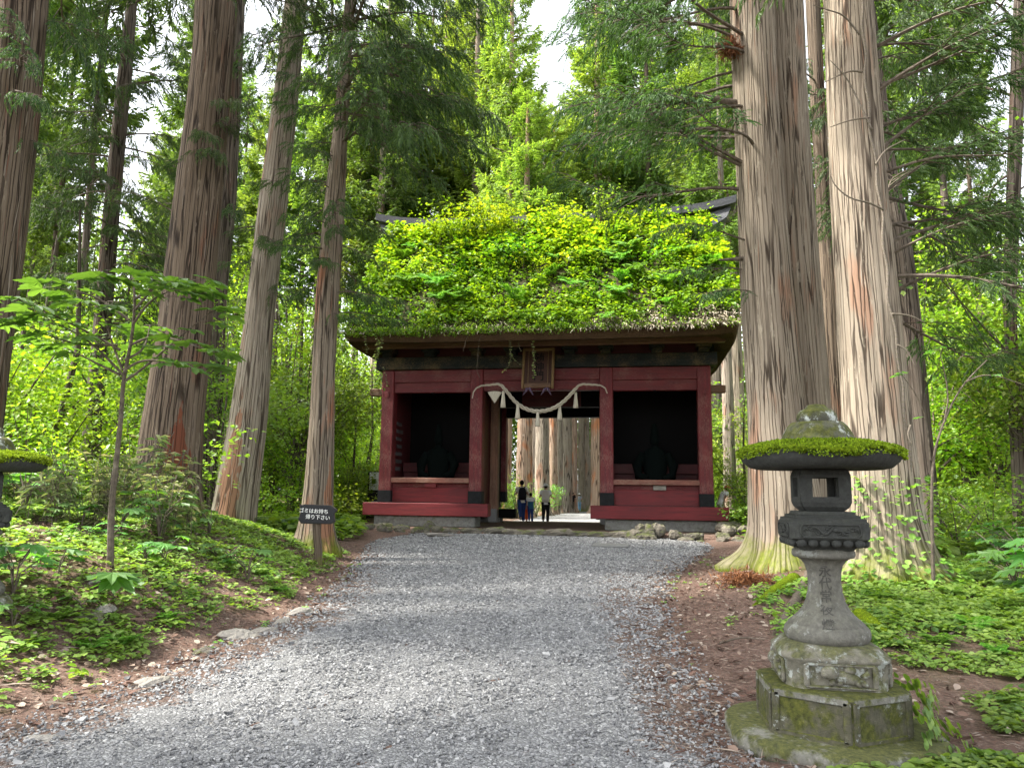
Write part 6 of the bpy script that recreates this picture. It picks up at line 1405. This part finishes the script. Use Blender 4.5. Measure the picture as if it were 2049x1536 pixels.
# ------------------------------------------------------------------ people
SKIN = cloth('skin', (.42, .25, .17)); HAIR = cloth('dark hair', (.014, .011, .01))
FAB = {k: cloth('cloth ' + k, c) for k, c in dict(white=(.80, .79, .76), cream=(.72, .67, .57), navy=(.02, .045, .16), orange=(.62, .10, .03), black=(.016, .016, .018), khaki=(.13, .105, .075), blue=(.035, .13, .23), jeans=(.20, .36, .52), grey=(.3, .32, .34), shoe=(.35, .35, .36), rust=(.34, .10, .04)).items()}
def remesh(o, vox, sm=2):
    m = o.modifiers.new('r', 'REMESH'); m.mode = 'VOXEL'; m.voxel_size = vox; m.use_smooth_shade = True
    s = o.modifiers.new('s', 'SMOOTH'); s.factor = .5; s.iterations = sm; return o
def make_person(label, p, h, face, top, trousers, hair=True, hat=None, swing=.3, arms='down', shorts=False, short_sleeve=True, lean=0.0, two_tone=None):
    """local +Y is where the person looks"""
    t = thing('person', label, 'person', p, face, 'visitors on the path'); k = h / 1.72; t.scale = (k, k, k)
    rot = lambda v, c: np.array([v[0], c[1] + (v[1] - c[1]) * math.cos(lean) + (v[2] - c[2]) * math.sin(lean), c[2] - (v[1] - c[1]) * math.sin(lean) + (v[2] - c[2]) * math.cos(lean)])
    HP = np.array([0, 0, .92]); U = lambda *v: rot(np.array(v, float), HP)
    body, sh, tr, ft = MB(), MB(), MB(), MB()
    for s in (-1, 1):
        a = swing * s; hip = np.array([s * .088, 0, .90]); knee = hip + .43 * np.array([0, math.sin(a), -math.cos(a)]); b = a - .28 - .25 * (s < 0)
        ank = knee + .40 * np.array([0, math.sin(b), -math.cos(b)]); ank[2] = max(ank[2], .075)
        body.tube([hip, (hip + knee) / 2, knee, knee * .6 + ank * .4 + np.array([0, -.015, 0]), ank], [.088, .075, .056, .052, .038], 12)
        e = knee if shorts else ank + np.array([0, 0, .02])
        tr.tube([hip + np.array([0, 0, .04]), (hip + knee) / 2, knee] + ([] if shorts else [knee * .5 + e * .5, e]), [.108, .094, .078] + ([] if shorts else [.07, .062]), 14)
        toe = ank + np.array([s * .015, .16, -.045]); heel = ank + np.array([0, -.05, -.04])
        ft = MB(); ft.tube([heel, ank + np.array([0, .02, -.035]), ank + np.array([0, .09, -.045]), toe], [.04, .05, .044, .03], 10); remesh(ft.build('shoe', FAB['shoe'] if trousers != 'orange' else FAB['rust'], t, True), .012)
        shd = U(s * .185, 0, 1.41)
        if arms == 'down': el, wr, fd = U(s * .25, -.03 - .10 * s * swing * 2, 1.13), U(s * .25, .06 - .2 * s * swing, .90), np.array([0, .25, -1.0])
        elif arms == 'straps': el, wr, fd = U(s * .27, -.04, 1.14), U(s * .15, .14, 1.30), np.array([-s * .6, .2, .6])
        else: el, wr, fd = U(s * .26, .14, 1.22), U(s * .09, .27, 1.50), np.array([-s * .4, .3, .7])
        body.tube([shd, (shd + el) / 2, el, (el + wr) / 2, wr], [.052, .046, .038, .036, .026], 10)
        fd = fd / np.linalg.norm(fd); sdv = np.cross(fd, [0, 1.0, .2]); sdv /= np.linalg.norm(sdv)
        body.tube([wr, wr + fd * .045, wr + fd * .085], [.026, .036, .032], 8)
        for q, (o, ln) in enumerate(((-.028, .062), (-.009, .075), (.010, .07), (.028, .052))):
            b0 = wr + fd * .085 + sdv * o; body.tube([b0, b0 + fd * ln * .5, b0 + fd * ln * .85 + np.array([0, .012, .004])], [.0115, .0105, .009], 6)
        b0 = wr + fd * .035 - sdv * .03; body.tube([b0, b0 - sdv * .025 + fd * .025, b0 - sdv * .03 + fd * .055], [.013, .012, .010], 6)
        se = (shd * .45 + el * .55) if short_sleeve else wr
        sh.tube([shd + np.array([-s * .05, 0, .005]), shd, (shd + se) / 2, se], [.06, .072, .066, .062 if short_sleeve else .045], 12)
    ring = lambda z, a, b, y=0: np.array([U(a * math.cos(q), y + b * math.sin(q), z) for q in np.linspace(0, 2 * PI, 20, endpoint=False)])
    body.loft([ring(.84, .13, .10), ring(.92, .155, .11), ring(1.08, .13, .095), ring(1.25, .16, .11), ring(1.38, .175, .10), ring(1.44, .11, .075), ring(1.47, .058, .058), ring(1.55, .052, .055, .012)])
    hc = U(0, .02, 1.61); ellipsoid(body, hc, (.076, .094, .112), 0, 16, 12); ellipsoid(body, hc + np.array([0, .092, -.012]), (.014, .02, .022), 0, 8, 6); ellipsoid(body, hc + np.array([0, .07, -.075]), (.04, .035, .03), 0, 10, 6)
    for s in (-1, 1): ellipsoid(body, hc + np.array([s * .078, -.005, -.01]), (.014, .022, .03), 0, 8, 6)
    ellipsoid(body, hc + np.array([0, .088, -.05]), (.024, .012, .006), 0, 8, 5)
    b = remesh(body.build('body', SKIN, t, True), .011); 
    for s in (-1, 1):
        e = MB(); ellipsoid(e, hc + np.array([s * .03, .085, .012]), (.011, .008, .007), 0, 8, 6); e.build('eye', FAB['black'], t, True)
    sh.loft([ring(.82, .165, .125), ring(.95, .168, .125), ring(1.08, .15, .115), ring(1.25, .178, .125), ring(1.37, .19, .115), ring(1.43, .13, .09), ring(1.465, .075, .07)])
    remesh(sh.build('shirt', FAB[top], t, True), .014)
    if two_tone:
        m = MB(); m.loft([ring(.81, .176, .136), ring(.95, .179, .136), ring(1.08, .161, .126), ring(1.22, .184, .136)], 0, (False, False)); m.build('shirt_band', FAB[two_tone], t, True)
    tr.loft([ring(.78, .12, .11), ring(.86, .165, .125), ring(.96, .158, .12), ring(1.0, .148, .112)]); remesh(tr.build('trousers', FAB[trousers], t, True), .014)
    if hair:
        m = MB(); ellipsoid(m, hc + np.array([0, -.012, .018]), (.088, .098, .112), 0, 16, 12); V_ = m.v[0]; cut = (V_[:, 1] > hc[1] + .03) & (V_[:, 2] < hc[2] + .055); V_[cut] = hc + (V_[cut] - hc) * .8; m.build('hair', HAIR, t, True)
    if hat:
        m = MB(); m.loft([np.array([hc + np.array([r * math.cos(q), r * 1.1 * math.sin(q) - .005, z]) for q in np.linspace(0, 2 * PI, 20, endpoint=False)]) for z, r in ((.03, .165), (.045, .16), (.055, .1), (.10, .092), (.135, .06), (.145, .01))]); m.build('hat', FAB[hat], t, True)
    return t
def backpack(label, person, mat, big=1.0, lean=0):
    k = person.scale[0]; o = thing('backpack', label, 'backpack', person.location, person.rotation_euler[2]); o.scale = person.scale
    m = MB(); m.loft([[(a * math.copysign(abs(math.cos(q)) ** .6, math.cos(q)) * big, -.20 + b * math.copysign(abs(math.sin(q)) ** .6, math.sin(q)), z) for q in np.linspace(0, 2 * PI, 24, endpoint=False)] for z, a, b in ((.93, .11, .07), (.96, .145, .095), (1.15, .155, .10), (1.32, .14, .08), (1.42, .10, .05), (1.44, .03, .02))])
    m.build('bag', FAB[mat], o, True)
    m = MB(); m.box((0, -.315, 1.07), (.2 * big, .05, .17), 0, bev=.02); m.build('pocket', FAB[mat], o, True)
    for s in (-1, 1):
        m = MB(); m.tube(smooth_curve([(s * .09, -.12, 1.40), (s * .11, -.02, 1.475), (s * .12, .10, 1.42), (s * .13, .135, 1.25), (s * .15, .02, 1.02), (s * .12, -.12, 1.0)], 20), .018, 6); m.build('strap', FAB[mat], o, True)
def ppos(px, d): x = at(px, 1000, d)[0]; return np.array([x, d, gz(x, d) + .02])
pm1 = make_person('man in pale tee shirt and navy trousers walking away beyond the gate', ppos(1044, 31.0), 1.74, .12, 'cream', 'navy', True, None, .3, 'straps')
backpack('black backpack worn by the man in navy trousers', pm1, 'black', 1.05)
make_person('person in orange trousers half hidden behind the man with the black backpack', ppos(1051, 31.9), 1.5, .1, 'cream', 'orange', True, None, .25)
make_person('child in white and blue top walking between two adults with backpacks', ppos(1062, 31.2), 1.24, 0, 'white', 'navy', True, None, .2, 'down', False, True, 0, 'blue')
pm4 = make_person('woman in white hat and black trousers walking away through the gate', ppos(1092, 30.9), 1.6, -.1, 'white', 'black', True, 'white', .14, 'straps')
backpack('cream backpack worn by the woman in the white hat', pm4, 'cream', 1.1)
make_person('person in white shirt and black trousers seen past the woman with cream backpack', ppos(1107, 50), 1.6, .3, 'white', 'black', True, None, .2)
make_person('woman in black top and khaki trousers raising a camera on the far path', ppos(1146, 59), 1.6, -.6, 'black', 'khaki', True, None, .12, 'photo')
make_person('person in light blue jeans and sun hat far along the path', ppos(1159, 66), 1.58, 0, 'grey', 'jeans', True, 'white', .25)
make_person('person in white top at edge of the right gate post far down the path', ppos(1201, 68), 1.6, 0, 'white', 'khaki', True, None, .2)
make_person('person in white shorts stooping behind the right end of the gate', ppos(1441, 27.6), 1.5, -1.3, 'white', 'white', True, 'rust', .1, 'down', True, True, .5)
# ------------------------------------------------------------------ light, sky, camera
w = bpy.data.worlds.new('World'); SC.world = w; w.use_nodes = True; nt = w.node_tree
bg = nt.nodes['Background']; sky = nt.nodes.new('ShaderNodeTexSky'); sky.sky_type = 'NISHITA'; sky.sun_disc = False
EL, AZ = math.radians(56), math.radians(-97)
sky.sun_elevation = EL; sky.sun_rotation = AZ; sky.dust_density = 6.0; sky.air_density = 1.0; sky.ozone_density = .6; sky.altitude = 1200
hs = nt.nodes.new('ShaderNodeHueSaturation'); hs.inputs['Saturation'].default_value = .22
nt.links.new(sky.outputs[0], hs.inputs['Color']); nt.links.new(hs.outputs[0], bg.inputs[0]); bg.inputs[1].default_value = .15
sd = bpy.data.lights.new('sun', 'SUN'); sd.energy = 4.2; sd.angle = math.radians(6); sd.color = (1, .95, .86)
so = link('sun', sd); d = Vector((math.sin(AZ) * math.cos(EL), math.cos(AZ) * math.cos(EL), math.sin(EL))); so.rotation_euler = d.to_track_quat('Z', 'Y').to_euler()
cam = bpy.data.cameras.new('camera'); co = link('camera', cam); cam.sensor_width = 36; cam.lens = FPX / 2049 * 36; cam.clip_end = 2000; cam.clip_start = .05
co.matrix_world = Matrix.Translation((0, 0, EYE)) @ Matrix.Rotation(PI / 2 + PITCH, 4, 'X') @ Matrix.Rotation(ROLL, 4, 'Z')
SC.camera = co
SC.view_settings.view_transform = 'Standard'; SC.view_settings.look = 'None'; SC.view_settings.exposure = 2.27; SC.view_settings.gamma = 1
cy = SC.cycles; cy.max_bounces = 7; cy.diffuse_bounces = 4; cy.glossy_bounces = 2; cy.transmission_bounces = 5; cy.use_denoising = True; cy.sample_clamp_indirect = 6
cy.use_adaptive_sampling = True; cy.adaptive_threshold = .02
